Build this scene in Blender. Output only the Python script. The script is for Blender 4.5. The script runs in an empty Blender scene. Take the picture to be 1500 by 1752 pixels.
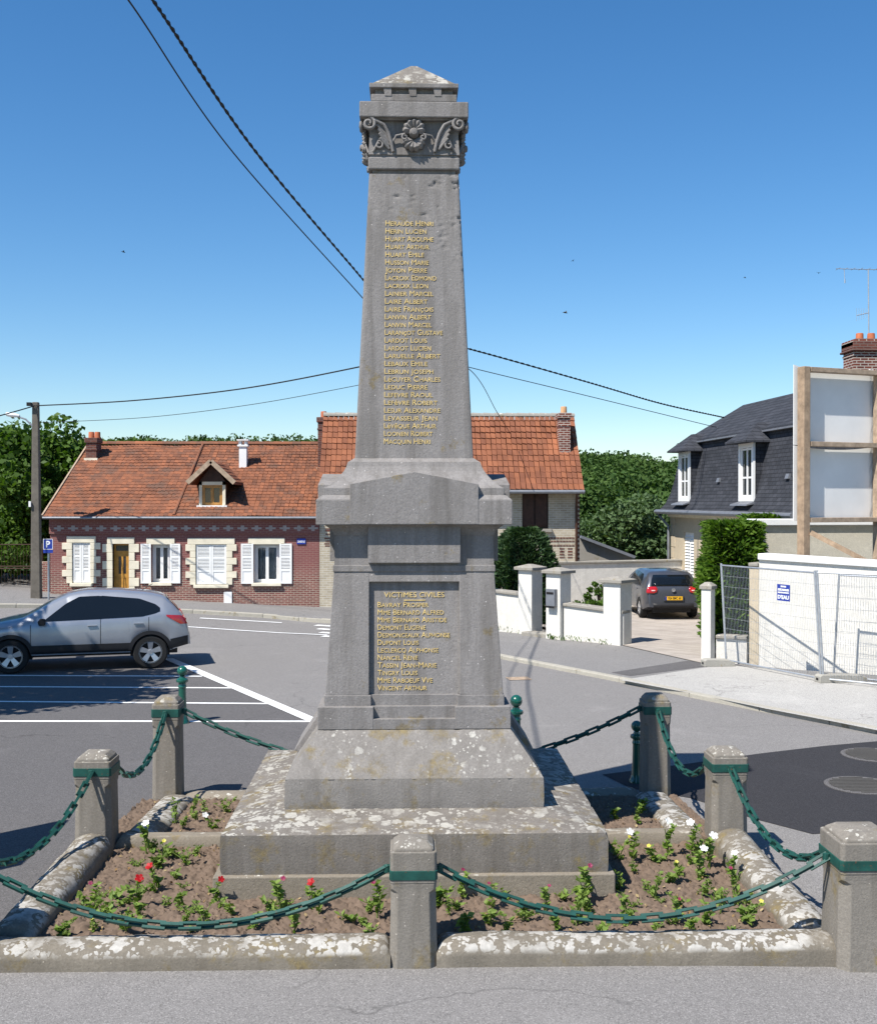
import bpy, bmesh, math, random
import numpy as np
from mathutils import Vector, Matrix, noise, Euler

random.seed(7); RNG = np.random.default_rng(7)
SC = bpy.context.scene
COL = SC.collection

# ------------------------------------------------------------------ camera, sky, sun, exposure
F = 1930.0                       # focal length in photo pixels (photo 1500 x 1752)
CAMZ = 3.3
cam = bpy.data.cameras.new('camera'); camo = bpy.data.objects.new('camera', cam)
COL.objects.link(camo); SC.camera = camo
cam.sensor_fit = 'HORIZONTAL'; cam.sensor_width = 36.0; cam.lens = F / 1500 * 36.0
cam.clip_start = 0.1; cam.clip_end = 2000
camo.location = (0, 0, CAMZ)
camo.rotation_euler = (math.radians(90 - 0.534), 0, math.radians(-1.573))

SUN_EL, SUN_AZ = math.radians(54), math.radians(47)      # azimuth: behind the camera, to the left
w = bpy.data.worlds.new('World'); SC.world = w; w.use_nodes = True
nt = w.node_tree; nt.nodes.clear()
sky = nt.nodes.new('ShaderNodeTexSky'); sky.sky_type = 'NISHITA'; sky.sun_disc = False
sky.sun_elevation = SUN_EL; sky.sun_rotation = math.pi + SUN_AZ
sky.altitude = 100; sky.air_density = 1.0; sky.dust_density = 0.2; sky.ozone_density = 4.0
bg = nt.nodes.new('ShaderNodeBackground'); bg.inputs['Strength'].default_value = 0.10
wo = nt.nodes.new('ShaderNodeOutputWorld')
hs_ = nt.nodes.new('ShaderNodeHueSaturation'); hs_.inputs['Saturation'].default_value = 1.26; hs_.inputs['Value'].default_value = 1.0
nt.links.new(sky.outputs[0], hs_.inputs['Color']); nt.links.new(hs_.outputs[0], bg.inputs[0]); nt.links.new(bg.outputs[0], wo.inputs[0])

sl = bpy.data.lights.new('sun', 'SUN'); sl.energy = 5.0; sl.angle = math.radians(0.5); sl.color = (1.0, 0.955, 0.89)
so = bpy.data.objects.new('sun', sl); COL.objects.link(so)
ldir = Vector((math.sin(SUN_AZ) * math.cos(SUN_EL), math.cos(SUN_AZ) * math.cos(SUN_EL), -math.sin(SUN_EL)))
so.rotation_euler = ldir.to_track_quat('-Z', 'Y').to_euler()
SC.view_settings.view_transform = 'Standard'; SC.view_settings.look = 'None'
SC.view_settings.exposure = 0.58; SC.view_settings.gamma = 1.0; SC.view_settings.use_curve_mapping = False
try:
    SC.cycles.use_denoising = True
    SC.cycles.max_bounces = 6; SC.cycles.transparent_max_bounces = 6
except Exception: pass

# ------------------------------------------------------------------ photo pixel -> world
CM = Euler((math.radians(89.466), 0, math.radians(-1.573))).to_matrix(); CP = Vector((0, 0, CAMZ))
def ray(px, py): return CM @ Vector(((px - 750) / F, (876 - py) / F, -1))
def P(px, py, Y):
    d = ray(px, py); return CP + d * (Y / d.y)
def smooth(a, b, t):
    t = min(1, max(0, (t - a) / (b - a))); return t * t * (3 - 2 * t)
def gz(x, y):                     # the street climbs gently to the left beyond the parking
    s = max(0.0, -x - 2.5); s = s if s < 12 else 12 + (s - 12) * 0.3
    return 0.054 * s * smooth(24, 32, y)
def G(px, py, z=0.0):
    d = ray(px, py); return CP + d * ((z - CAMZ) / d.z)
def GT(px, py):                   # ground point on the terrain
    z = 0.0
    for _ in range(12):
        p = G(px, py, z); z = 0.5 * z + 0.5 * gz(p.x, p.y)
    return p

# ------------------------------------------------------------------ mesh helpers
class MB:
    def __init__(s): s.v = []; s.f = []; s.m = []
    def add(s, vs, fs, mi=0):
        o = len(s.v); s.v += [tuple(v) for v in vs]
        for f in fs: s.f.append(tuple(i + o for i in f)); s.m.append(mi)
        return s
    def hexa(s, p, mi=0):         # p: bottom 4 ccw, top 4 ccw
        return s.add(p, [(3, 2, 1, 0), (4, 5, 6, 7), (0, 1, 5, 4), (1, 2, 6, 5), (2, 3, 7, 6), (3, 0, 4, 7)], mi)
    def box(s, x0, x1, y0, y1, z0, z1, mi=0):
        return s.hexa([(x0, y0, z0), (x1, y0, z0), (x1, y1, z0), (x0, y1, z0), (x0, y0, z1), (x1, y0, z1), (x1, y1, z1), (x0, y1, z1)], mi)
    def fr(s, z0, h0, z1, h1, cx=0, cy=0, mi=0):   # square frustum
        return s.hexa([(cx - h0, cy - h0, z0), (cx + h0, cy - h0, z0), (cx + h0, cy + h0, z0), (cx - h0, cy + h0, z0),
                       (cx - h1, cy - h1, z1), (cx + h1, cy - h1, z1), (cx + h1, cy + h1, z1), (cx - h1, cy + h1, z1)], mi)
    def loft(s, rings, mi=0, cap=True, closed=True):
        n = len(rings[0]); o = len(s.v)
        for r in rings: s.v += [tuple(p) for p in r]
        for i in range(len(rings) - 1):
            for j in range(n if closed else n - 1):
                k = (j + 1) % n
                s.f.append((o + i * n + j, o + i * n + k, o + (i + 1) * n + k, o + (i + 1) * n + j)); s.m.append(mi)
        if cap:
            s.f.append(tuple(o + j for j in range(n))[::-1]); s.m.append(mi)
            e = o + (len(rings) - 1) * n; s.f.append(tuple(e + j for j in range(n))); s.m.append(mi)
        return s
    def tube(s, pts, r, n=8, mi=0, cap=True):
        pts = [Vector(p) for p in pts]; rs = r if isinstance(r, (list, tuple)) else [r] * len(pts)
        rings = []; up = None
        for i, p in enumerate(pts):
            t = (pts[min(i + 1, len(pts) - 1)] - pts[max(i - 1, 0)]).normalized()
            if up is None: up = Vector((0, 0, 1)) if abs(t.z) < .9 else Vector((1, 0, 0))
            a = t.cross(up)
            if a.length < 1e-4: a = t.cross(Vector((0, 1, 0)))
            a.normalize(); b = a.cross(t).normalized(); up = b
            rings.append([p + (a * math.cos(2 * math.pi * k / n) + b * math.sin(2 * math.pi * k / n)) * rs[i] for k in range(n)])
        return s.loft(rings, mi, cap)
    def lathe(s, prof, n=16, c=(0, 0, 0), mi=0, axis='z', cap=True):
        rings = []
        for r, z in prof:
            ring = []
            for k in range(n):
                a = 2 * math.pi * k / n; q = (r * math.cos(a), r * math.sin(a), z)
                if axis == 'y': q = (q[0], -q[2], q[1])
                ring.append((c[0] + q[0], c[1] + q[1], c[2] + q[2]))
            rings.append(ring)
        return s.loft(rings, mi, cap)
    def bar(s, p0, p1, w, h, mi=0, up=(0, 0, 1)):
        p0 = Vector(p0); p1 = Vector(p1); t = (p1 - p0).normalized(); up = Vector(up)
        a = t.cross(up)
        if a.length < 1e-3: a = t.cross(Vector((0, 1, 0)))
        a.normalize(); b = a.cross(t)
        q = lambda p: [p - a * w / 2 - b * h / 2, p + a * w / 2 - b * h / 2, p + a * w / 2 + b * h / 2, p - a * w / 2 + b * h / 2]
        return s.loft([q(p0), q(p1)], mi)
    def prism(s, poly, y0, y1, mi=0):   # poly in (x,z), extruded along y
        return s.loft([[(x, y0, z) for x, z in poly], [(x, y1, z) for x, z in poly]], mi)
    def mesh(s, name):
        me = bpy.data.meshes.new(name); me.from_pydata(s.v, [], s.f); me.update()
        if any(s.m): me.polygons.foreach_set('material_index', s.m)
        bm = bmesh.new(); bm.from_mesh(me); bmesh.ops.recalc_face_normals(bm, faces=bm.faces); bm.to_mesh(me); bm.free()
        return me
    def build(s, name, mats, parent=None, smooth_=False, bevel=0, loc=None):
        me = s.mesh(name)
        return link(name, me, mats, parent, smooth_, bevel, loc)

def link(name, me, mats, parent=None, smooth_=False, bevel=0, loc=None):
    if not isinstance(mats, (list, tuple)): mats = [mats]
    if not me.materials:
        for m in mats: me.materials.append(m)
    o = bpy.data.objects.new(name, me); COL.objects.link(o)
    if parent is not None: o.parent = parent
    if loc is not None: o.location = loc
    if smooth_:
        me.polygons.foreach_set('use_smooth', [True] * len(me.polygons))
        try: me.set_sharp_from_angle(angle=math.radians(smooth_ if smooth_ is not True else 40))
        except Exception: pass
    if bevel:
        b = o.modifiers.new('bevel', 'BEVEL'); b.width = bevel; b.segments = 2; b.limit_method = 'ANGLE'; b.angle_limit = math.radians(30)
    return o
def tag(o, label, cat, group=None):
    o['label'] = label; o['category'] = cat
    if group: o['group'] = group
    return o
def empty(name, loc=(0, 0, 0), rz=0, label=None, cat=None, group=None):
    o = bpy.data.objects.new(name, None); COL.objects.link(o); o.location = loc; o.rotation_euler = (0, 0, rz)
    o.empty_display_size = .1
    if label: tag(o, label, cat, group)
    return o
def kind(o, k): o['kind'] = k; return o
def copy_tree(o, parent=None):
    c = o.copy(); COL.objects.link(c)
    if parent is not None: c.parent = parent
    for ch in o.children: copy_tree(ch, c)
    return c
def np_mesh(name, V, Q):
    me = bpy.data.meshes.new(name)
    me.vertices.add(len(V)); me.vertices.foreach_set('co', np.asarray(V, dtype=np.float32).ravel())
    k = Q.shape[1]
    me.loops.add(Q.size); me.loops.foreach_set('vertex_index', Q.astype(np.int32).ravel())
    me.polygons.add(len(Q)); me.polygons.foreach_set('loop_start', np.arange(0, Q.size, k, dtype=np.int32))
    try: me.polygons.foreach_set('loop_total', np.full(len(Q), k, dtype=np.int32))
    except Exception: pass
    me.update(calc_edges=True); me.validate()
    return me
def leaves(C, size, aspect=0.55, up=0.35, rng=RNG, droop=0.0, D=None):
    """C: N x 3 leaf centres -> diamond leaves, folded a little; returns V,Q"""
    n = len(C)
    d = rng.normal(size=(n, 3)) if D is None else D + rng.normal(size=(n, 3)) * .35
    d[:, 2] -= droop; d /= np.linalg.norm(d, axis=1)[:, None] + 1e-9
    nn = rng.normal(size=(n, 3)); nn[:, 2] += up * 3
    a = np.cross(nn, d); a /= np.linalg.norm(a, axis=1)[:, None] + 1e-9
    nrm = np.cross(d, a)
    s = (size * rng.uniform(.6, 1.3, n))[:, None]
    V = np.stack([C - d * s * .5, C + a * s * aspect * .5 + nrm * s * .08, C + d * s * .5, C - a * s * aspect * .5 + nrm * s * .08], 1).reshape(-1, 3)
    return V, np.arange(4 * n).reshape(n, 4)
def clump_points(n, centres, radii, rng=RNG, shell=.55):
    idx = rng.integers(0, len(centres), n)
    u = rng.normal(size=(n, 3)); u /= np.linalg.norm(u, axis=1)[:, None]
    r = (shell + (1 - shell) * rng.random(n)) * radii[idx]
    p = centres[idx] + u * r[:, None] * np.array([1, 1, .8])
    return p

# ------------------------------------------------------------------ materials
def mk(name):
    m = bpy.data.materials.new(name); m.use_nodes = True
    n = m.node_tree; b = n.nodes['Principled BSDF']
    return m, n, b
def _n(n, t, **kw):
    x = n.nodes.new(t)
    for k, v in kw.items():
        if k in x.inputs: x.inputs[k].default_value = v
        else: setattr(x, k, v)
    return x
def coords(n):
    return _n(n, 'ShaderNodeTexCoord').outputs['Object']
def ramp(n, fac, p0, p1, c0=(0, 0, 0, 1), c1=(1, 1, 1, 1)):
    r = _n(n, 'ShaderNodeValToRGB'); r.color_ramp.elements[0].position = p0; r.color_ramp.elements[1].position = p1
    r.color_ramp.elements[0].color = c0; r.color_ramp.elements[1].color = c1
    n.links.new(fac, r.inputs[0]); return r.outputs[0]
def mix(n, fac, a, b, mode='MIX'):
    x = _n(n, 'ShaderNodeMix'); x.data_type = 'RGBA'; x.blend_type = mode
    for s, v in ((0, fac), (6, a), (7, b)):
        if hasattr(v, 'links') or hasattr(v, 'is_linked'): n.links.new(v, x.inputs[s])
        elif s == 0: x.inputs[0].default_value = v
        else: x.inputs[s].default_value = tuple(v) + ((1,) if len(v) == 3 else ())
    return x.outputs[2]
def noi(n, vec, scale, detail=4, rough=.6, dist=0):
    x = _n(n, 'ShaderNodeTexNoise'); x.inputs['Scale'].default_value = scale; x.inputs['Detail'].default_value = detail
    x.inputs['Roughness'].default_value = rough; x.inputs['Distortion'].default_value = dist
    if vec is not None: n.links.new(vec, x.inputs['Vector'])
    return x.outputs['Fac']
def bump(n, b, h, strength=.3, dist=.01):
    x = _n(n, 'ShaderNodeBump'); x.inputs['Strength'].default_value = strength; x.inputs['Distance'].default_value = dist
    n.links.new(h, x.inputs['Height']); n.links.new(x.outputs[0], b.inputs['Normal'])
def vary(c, k): return tuple(min(1, max(0, x * k)) for x in c)

def plain(name, c, rough=.7, var=.12, scale=4, bmp=.0, bscale=80, metal=0, spec=.3, coat=0, world=False):
    m, n, b = mk(name)
    vec = _n(n, 'ShaderNodeNewGeometry').outputs['Position'] if world else coords(n)
    a = noi(n, vec, scale, 5)
    n.links.new(mix(n, ramp(n, a, .3, .7), vary(c, 1 - var), vary(c, 1 + var)), b.inputs['Base Color'])
    b.inputs['Roughness'].default_value = rough; b.inputs['Metallic'].default_value = metal
    b.inputs['Specular IOR Level'].default_value = spec; b.inputs['Coat Weight'].default_value = coat
    b.inputs['Coat Roughness'].default_value = .05
    if bmp: bump(n, b, noi(n, vec, bscale, 3), bmp, .004)
    return m

def stone(name, c, lichen=0.0, lcol=(.62, .6, .53), moss=0.0, lscale=5, up=True, pits=.5, streak=0.0):
    m, n, b = mk(name); vec = coords(n)
    big = noi(n, vec, 1.6, 6, .65); fine = noi(n, vec, 55, 4, .7); mid = noi(n, vec, 9, 5, .65)
    col = mix(n, ramp(n, big, .32, .7), vary(c, .8), vary(c, 1.16))
    col = mix(n, ramp(n, mid, .35, .75), vary(c, .86), col)
    col = mix(n, ramp(n, fine, .38, .64), mix(n, .38, col, vary(c, .42)), col)
    if streak:
        mp = _n(n, 'ShaderNodeMapping'); mp.inputs['Scale'].default_value = (5, 5, .45); n.links.new(vec, mp.inputs[0])
        st = noi(n, mp.outputs[0], 1.3, 6, .65, .4)
        fs = _n(n, 'ShaderNodeMath', operation='MULTIPLY'); n.links.new(ramp(n, st, .46, .70), fs.inputs[0]); fs.inputs[1].default_value = streak
        col = mix(n, fs.outputs[0], col, vary((c[0], c[1] * .985, c[2] * .95), .52))
        sp2 = _n(n, 'ShaderNodeTexVoronoi'); sp2.inputs['Scale'].default_value = 13; n.links.new(vec, sp2.inputs['Vector'])
        col = mix(n, ramp(n, sp2.outputs['Distance'], .055, .075, (.8, .8, .8, 1), (0, 0, 0, 1)), col, vary(c, 1.9))
    g = _n(n, 'ShaderNodeNewGeometry'); sx = _n(n, 'ShaderNodeSeparateXYZ'); n.links.new(g.outputs['Normal'], sx.inputs[0])
    upf = ramp(n, sx.outputs['Z'], .25, .6)
    if moss:
        mm = noi(n, vec, 3.1, 6, .7)
        f = ramp(n, mm, .62 - moss * .10, .68 - moss * .04)
        x = _n(n, 'ShaderNodeMath', operation='MULTIPLY'); n.links.new(f, x.inputs[0]); x.inputs[1].default_value = .6
        col = mix(n, x.outputs[0], col, mix(n, ramp(n, noi(n, vec, 17, 4), .35, .65), (.11, .085, .045), (.24, .175, .05)))
    if lichen:
        f = None
        wob = _n(n, 'ShaderNodeTexNoise'); wob.inputs['Scale'].default_value = lscale * 3; wob.inputs['Detail'].default_value = 6; n.links.new(vec, wob.inputs['Vector'])
        wsc = _n(n, 'ShaderNodeVectorMath', operation='SCALE'); wsc.inputs['Scale'].default_value = .55 / lscale; n.links.new(wob.outputs['Color'], wsc.inputs[0])
        wv = _n(n, 'ShaderNodeVectorMath', operation='ADD'); n.links.new(vec, wv.inputs[0]); n.links.new(wsc.outputs[0], wv.inputs[1])
        zone = ramp(n, noi(n, vec, 2.3, 5, .65), .58 - lichen * .35, .66 - lichen * .2)
        for sc_ in (lscale, lscale * 2.7):
            vo = _n(n, 'ShaderNodeTexVoronoi'); vo.inputs['Scale'].default_value = sc_; n.links.new(wv.outputs[0], vo.inputs['Vector'])
            sepc = _n(n, 'ShaderNodeSeparateColor'); n.links.new(vo.outputs['Color'], sepc.inputs[0])
            rad = _n(n, 'ShaderNodeMath', operation='MULTIPLY_ADD'); n.links.new(sepc.outputs[0], rad.inputs[0]); rad.inputs[1].default_value = .9; rad.inputs[2].default_value = -.55 + lichen * .62
            df = _n(n, 'ShaderNodeMath', operation='SUBTRACT'); n.links.new(rad.outputs[0], df.inputs[0]); n.links.new(vo.outputs['Distance'], df.inputs[1])
            sp = ramp(n, df.outputs[0], .0, .05)
            if f is None: f = sp
            else:
                mxx = _n(n, 'ShaderNodeMath', operation='MAXIMUM'); n.links.new(f, mxx.inputs[0]); n.links.new(sp, mxx.inputs[1]); f = mxx.outputs[0]
        fz = _n(n, 'ShaderNodeMath', operation='MULTIPLY'); n.links.new(f, fz.inputs[0]); n.links.new(zone, fz.inputs[1]); f = fz.outputs[0]
        if up:
            q = _n(n, 'ShaderNodeMath', operation='MULTIPLY'); n.links.new(f, q.inputs[0]); n.links.new(upf, q.inputs[1]); f = q.outputs[0]
        d = noi(n, vec, 30, 3)
        col = mix(n, f, col, mix(n, ramp(n, d, .3, .7), vary(lcol, .75), lcol))
    n.links.new(col, b.inputs['Base Color'])
    b.inputs['Roughness'].default_value = .9; b.inputs['Specular IOR Level'].default_value = .15
    h = _n(n, 'ShaderNodeMath', operation='ADD'); n.links.new(fine, h.inputs[0]); n.links.new(mid, h.inputs[1])
    vr = _n(n, 'ShaderNodeTexVoronoi'); vr.inputs['Scale'].default_value = 26; n.links.new(vec, vr.inputs['Vector'])
    pt = ramp(n, vr.outputs['Distance'], .0, .22)
    k = _n(n, 'ShaderNodeMath', operation='MULTIPLY'); n.links.new(pt, k.inputs[0]); k.inputs[1].default_value = pits
    h2 = _n(n, 'ShaderNodeMath', operation='ADD'); n.links.new(h.outputs[0], h2.inputs[0]); n.links.new(k.outputs[0], h2.inputs[1])
    bump(n, b, h2.outputs[0], .45, .008)
    return m

def asphalt(name, c, grain=.17, patch=.12):
    m, n, b = mk(name); vec = _n(n, 'ShaderNodeNewGeometry').outputs['Position']
    big = noi(n, vec, .35, 6, .6, .3); fine = noi(n, vec, 75, 3, .85); mid = noi(n, vec, 14, 5, .7)
    mp = _n(n, 'ShaderNodeMapping'); mp.inputs['Scale'].default_value = (1, .18, 1); mp.inputs['Rotation'].default_value = (0, 0, .75)
    n.links.new(vec, mp.inputs[0]); st = noi(n, mp.outputs[0], 1.1, 5, .6)
    col = mix(n, ramp(n, big, .3, .72), vary(c, 1 - patch), vary(c, 1 + patch))
    col = mix(n, ramp(n, st, .42, .75), col, vary(c, 1 + patch * 1.6))
    col = mix(n, ramp(n, mid, .3, .62), vary(c, .82), col)
    col = mix(n, ramp(n, fine, .40, .66), vary(c, 1 - grain * 1.6), mix(n, grain, col, vary(c, 1.9)))
    ag = _n(n, 'ShaderNodeTexVoronoi'); ag.inputs['Scale'].default_value = 120; n.links.new(vec, ag.inputs['Vector'])
    agc = _n(n, 'ShaderNodeSeparateColor'); n.links.new(ag.outputs['Color'], agc.inputs[0])
    col = mix(n, ramp(n, agc.outputs[0], .84, .9), col, vary(c, 1.25)); col = mix(n, ramp(n, agc.outputs[1], .84, .9), col, vary(c, .6))
    bl = noi(n, vec, 1.7, 7, .72, .8); fb_ = _n(n, 'ShaderNodeMath', operation='MULTIPLY'); n.links.new(ramp(n, bl, .60, .72), fb_.inputs[0]); fb_.inputs[1].default_value = .32
    col = mix(n, fb_.outputs[0], col, vary(c, .55))
    b2 = noi(n, vec, .8, 7, .7, .5); fb2_ = _n(n, 'ShaderNodeMath', operation='MULTIPLY'); n.links.new(ramp(n, b2, .56, .74), fb2_.inputs[0]); fb2_.inputs[1].default_value = .45
    col = mix(n, fb2_.outputs[0], col, vary(c, 1.32))
    v = _n(n, 'ShaderNodeTexVoronoi'); v.feature = 'DISTANCE_TO_EDGE'; v.inputs['Scale'].default_value = .22
    dv = _n(n, 'ShaderNodeVectorMath', operation='ADD'); nz = _n(n, 'ShaderNodeTexNoise'); nz.inputs['Scale'].default_value = .9; nz.inputs['Detail'].default_value = 6
    n.links.new(vec, nz.inputs['Vector']); n.links.new(vec, dv.inputs[0])
    sc2 = _n(n, 'ShaderNodeVectorMath', operation='SCALE'); sc2.inputs['Scale'].default_value = 1.6; n.links.new(nz.outputs['Color'], sc2.inputs[0])
    n.links.new(sc2.outputs[0], dv.inputs[1]); n.links.new(dv.outputs[0], v.inputs['Vector'])
    msk = noi(n, vec, .21, 2)
    cr = _n(n, 'ShaderNodeMath', operation='MULTIPLY'); n.links.new(ramp(n, v.outputs['Distance'], .0015, .004, (1, 1, 1, 1), (0, 0, 0, 1)), cr.inputs[0])
    n.links.new(ramp(n, msk, .47, .52), cr.inputs[1])
    cm = _n(n, 'ShaderNodeMath', operation='MULTIPLY'); n.links.new(cr.outputs[0], cm.inputs[0]); cm.inputs[1].default_value = .6
    col = mix(n, cm.outputs[0], col, vary(c, .35))
    n.links.new(col, b.inputs['Base Color']); b.inputs['Roughness'].default_value = .88; b.inputs['Specular IOR Level'].default_value = .2
    bump(n, b, fine, .35, .006)
    return m

def brick(name, c1, c2, mortar, wd=.22, rh=.068, msize=.012, fade=None, var=.5):
    m, n, b = mk(name); o = coords(n); s = _n(n, 'ShaderNodeSeparateXYZ'); n.links.new(o, s.inputs[0])
    ad = _n(n, 'ShaderNodeMath', operation='ADD'); n.links.new(s.outputs[0], ad.inputs[0]); n.links.new(s.outputs[1], ad.inputs[1])
    cb = _n(n, 'ShaderNodeCombineXYZ'); n.links.new(ad.outputs[0], cb.inputs[0]); n.links.new(s.outputs[2], cb.inputs[1])
    t = _n(n, 'ShaderNodeTexBrick'); n.links.new(cb.outputs[0], t.inputs['Vector'])
    t.inputs['Scale'].default_value = 1; t.inputs['Brick Width'].default_value = wd; t.inputs['Row Height'].default_value = rh
    t.inputs['Mortar Size'].default_value = msize; t.inputs['Mortar Smooth'].default_value = .2
    t.inputs['Color1'].default_value = (*c1, 1); t.inputs['Color2'].default_value = (*c2, 1); t.inputs['Mortar'].default_value = (*mortar, 1)
    a = noi(n, o, 2.2, 5); col = mix(n, ramp(n, a, .35, .7), vary((1, 1, 1), .78), (1, 1, 1))
    col = mix(n, 1.0, t.outputs['Color'], col, 'MULTIPLY')
    if fade:                      # old painted upper wall: joints filled with paint above a wandering line
        z0, paint = fade
        zz = _n(n, 'ShaderNodeMath', operation='MULTIPLY_ADD'); n.links.new(noi(n, o, .9, 4), zz.inputs[0]); zz.inputs[1].default_value = 1.1; n.links.new(s.outputs[2], zz.inputs[2])
        f = ramp(n, zz.outputs[0], .5, .9)
        sub = _n(n, 'ShaderNodeMath', operation='SUBTRACT'); n.links.new(zz.outputs[0], sub.inputs[0]); sub.inputs[1].default_value = z0
        f = ramp(n, sub.outputs[0], .35, .95)
        f2 = _n(n, 'ShaderNodeMath', operation='MULTIPLY'); n.links.new(f, f2.inputs[0]); f2.inputs[1].default_value = .72
        col = mix(n, f2.outputs[0], col, paint)
    n.links.new(col, b.inputs['Base Color']); b.inputs['Roughness'].default_value = .85; b.inputs['Specular IOR Level'].default_value = .2
    bump(n, b, t.outputs['Fac'], -.5, .006)
    return m

def island(name, c1, c2, rough=.8, spec=.2, trans=0.0, extra=None, nscale=3.0):
    """colour varies piece by piece (random per mesh island) and a little by noise"""
    m, n, b = mk(name); g = _n(n, 'ShaderNodeNewGeometry')
    oi = _n(n, 'ShaderNodeObjectInfo')
    ad = _n(n, 'ShaderNodeMath', operation='ADD'); n.links.new(g.outputs['Random Per Island'], ad.inputs[0]); n.links.new(oi.outputs['Random'], ad.inputs[1])
    fr = _n(n, 'ShaderNodeMath', operation='FRACT'); n.links.new(ad.outputs[0], fr.inputs[0])
    col = mix(n, fr.outputs[0], c1, c2)
    col = mix(n, ramp(n, noi(n, g.outputs['Position'], nscale, 4), .35, .7), mix(n, 1.0, col, (.72, .72, .72), 'MULTIPLY'), col)
    if extra: col = mix(n, ramp(n, noi(n, g.outputs['Position'], 1.1, 5, .7), extra[1], extra[1] + .12), col, extra[0])
    n.links.new(col, b.inputs['Base Color']); b.inputs['Roughness'].default_value = rough; b.inputs['Specular IOR Level'].default_value = spec
    if trans:
        t = _n(n, 'ShaderNodeBsdfTranslucent'); tc = mix(n, 1.0, col, (1.25, 1.5, .5), 'MULTIPLY'); n.links.new(tc, t.inputs[0])
        ms = _n(n, 'ShaderNodeMixShader'); ms.inputs[0].default_value = trans
        n.links.new(b.outputs[0], ms.inputs[1]); n.links.new(t.outputs[0], ms.inputs[2])
        n.links.new(ms.outputs[0], n.nodes['Material Output'].inputs[0])
    return m

M = {}
M['stone'] = stone('monument_stone', (.285, .267, .254), moss=.12, pits=.5, streak=.95)
M['stone_lich'] = stone('lichen_stone', (.225, .203, .178), lichen=.58, moss=1.0, lscale=10, lcol=(.43, .41, .36), streak=.7)
M['stone_base'] = stone('base_stone', (.27, .25, .228), lichen=.30, moss=.8, lscale=13, lcol=(.52, .5, .45), streak=.6)
M['kerb_lich'] = stone('kerb_stone', (.225, .198, .158), lichen=.70, moss=.7, lscale=10, lcol=(.46, .44, .40), streak=.5)
M['kerb_plain'] = stone('plain_kerb_stone', (.27, .235, .185), lichen=.3, moss=.3, lscale=6)
M['post'] = stone('post_stone', (.265, .24, .205), lichen=.3, moss=.8, lscale=13, pits=.3, streak=.6)
M['gold'] = plain('gilding', (.64, .47, .18), .5, .4, 30, metal=.1, spec=.5)
M['green'] = plain('green_paint', (.010, .070, .055), .55, .3, 14, .1, 60, spec=.35)
def chipped(name, c, rough, chip=(.10, .05, .028)):
    m, n, b = mk(name); v = _n(n, 'ShaderNodeNewGeometry').outputs['Position']
    col = mix(n, ramp(n, noi(n, v, 9, 4), .3, .7), vary(c, .7), vary(c, 1.25)); f = ramp(n, noi(n, v, 38, 5, .7), .63, .66)
    n.links.new(mix(n, f, col, chip), b.inputs['Base Color']); b.inputs['Roughness'].default_value = rough; b.inputs['Specular IOR Level'].default_value = .35
    bump(n, b, noi(n, v, 90, 3), .2, .003); return m
M['green'] = chipped('chipped_green_paint', (.010, .066, .052), .55)
M['green_ball'] = plain('gloss_green_paint', (.008, .085, .058), .22, .15, 6, spec=.6, coat=.4)
M['asphalt'] = asphalt('old_asphalt', (.225, .214, .203))
M['asphalt_park'] = asphalt('parking_asphalt', (.125, .119, .117), .2)
M['asphalt_new'] = asphalt('fresh_asphalt', (.040, .039, .042), .22, .1)
M['asphalt_pale'] = asphalt('pale_pavement', (.42, .405, .375), .15)
M['asphalt_walk'] = asphalt('pavement_asphalt', (.235, .226, .217), .22)
M['concrete'] = stone('concrete', (.42, .40, .35), moss=.1, pits=.2)
M['concrete_kerb'] = stone('kerb_concrete', (.46, .43, .36), moss=.1, pits=.2)
M['paint'] = plain('road_paint', (.78, .78, .76), .7, .14, 12, .1)
M['soil'] = island('soil', (.175, .128, .095), (.175, .128, .095), .95, .05, nscale=14)
M['leaf'] = island('bedding_leaf', (.14, .23, .035), (.24, .33, .07), .55, .3, .3)
M['stem'] = plain('stem', (.12, .17, .04), .6)
M['red'] = island('red_petal', (.36, .006, .01), (.45, .012, .015), .5, .2, .15)
M['white_petal'] = island('white_petal', (.82, .82, .80), (.88, .88, .86), .5, .2, .1)
M['magenta'] = island('magenta_petal', (.22, .012, .06), (.30, .05, .11), .5, .2, .15)
M['yellow'] = island('yellow_petal', (.70, .62, .06), (.75, .7, .2), .5, .2, .15)
M['tile_l'] = island('weathered_tile', (.33, .13, .068), (.19, .088, .056), .85, .15, 0, ((.15, .085, .06), .52), 1.4)
M['tile_r'] = island('orange_tile', (.36, .14, .072), (.25, .10, .058), .82, .15, 0, ((.24, .105, .06), .6), 1.6)
M['brick_l'] = brick('painted_brick', (.24, .078, .066), (.165, .06, .055), (.40, .33, .26), .19, .056, .010, fade=(1.15, (.205, .078, .075)))
M['brick_dark'] = brick('dark_brick_band', (.075, .028, .032), (.06, .022, .026), (.07, .03, .03))
M['brick_y'] = brick('yellow_brick', (.50, .43, .32), (.40, .34, .25), (.56, .52, .43))
M['brick_chim'] = brick('chimney_brick', (.20, .055, .035), (.13, .042, .032), (.48, .42, .36), .20, .07)
M['brick_chim2'] = brick('sooty_brick', (.17, .06, .042), (.115, .042, .034), (.17, .12, .1), .20, .07)
M['limestone'] = plain('limestone', (.70, .64, .50), .85, .14, 3, .2, 50)
M['white'] = plain('white_paint', (.78, .78, .76), .5, .05, 3)
M['render'] = stone('cream_render', (.66, .61, .50), pits=.1)
M['cream'] = stone('cream_stone', (.64, .54, .39), pits=.25)
M['white_render'] = stone('white_render', (.82, .79, .72), moss=.0, pits=.12, streak=.22)
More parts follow.
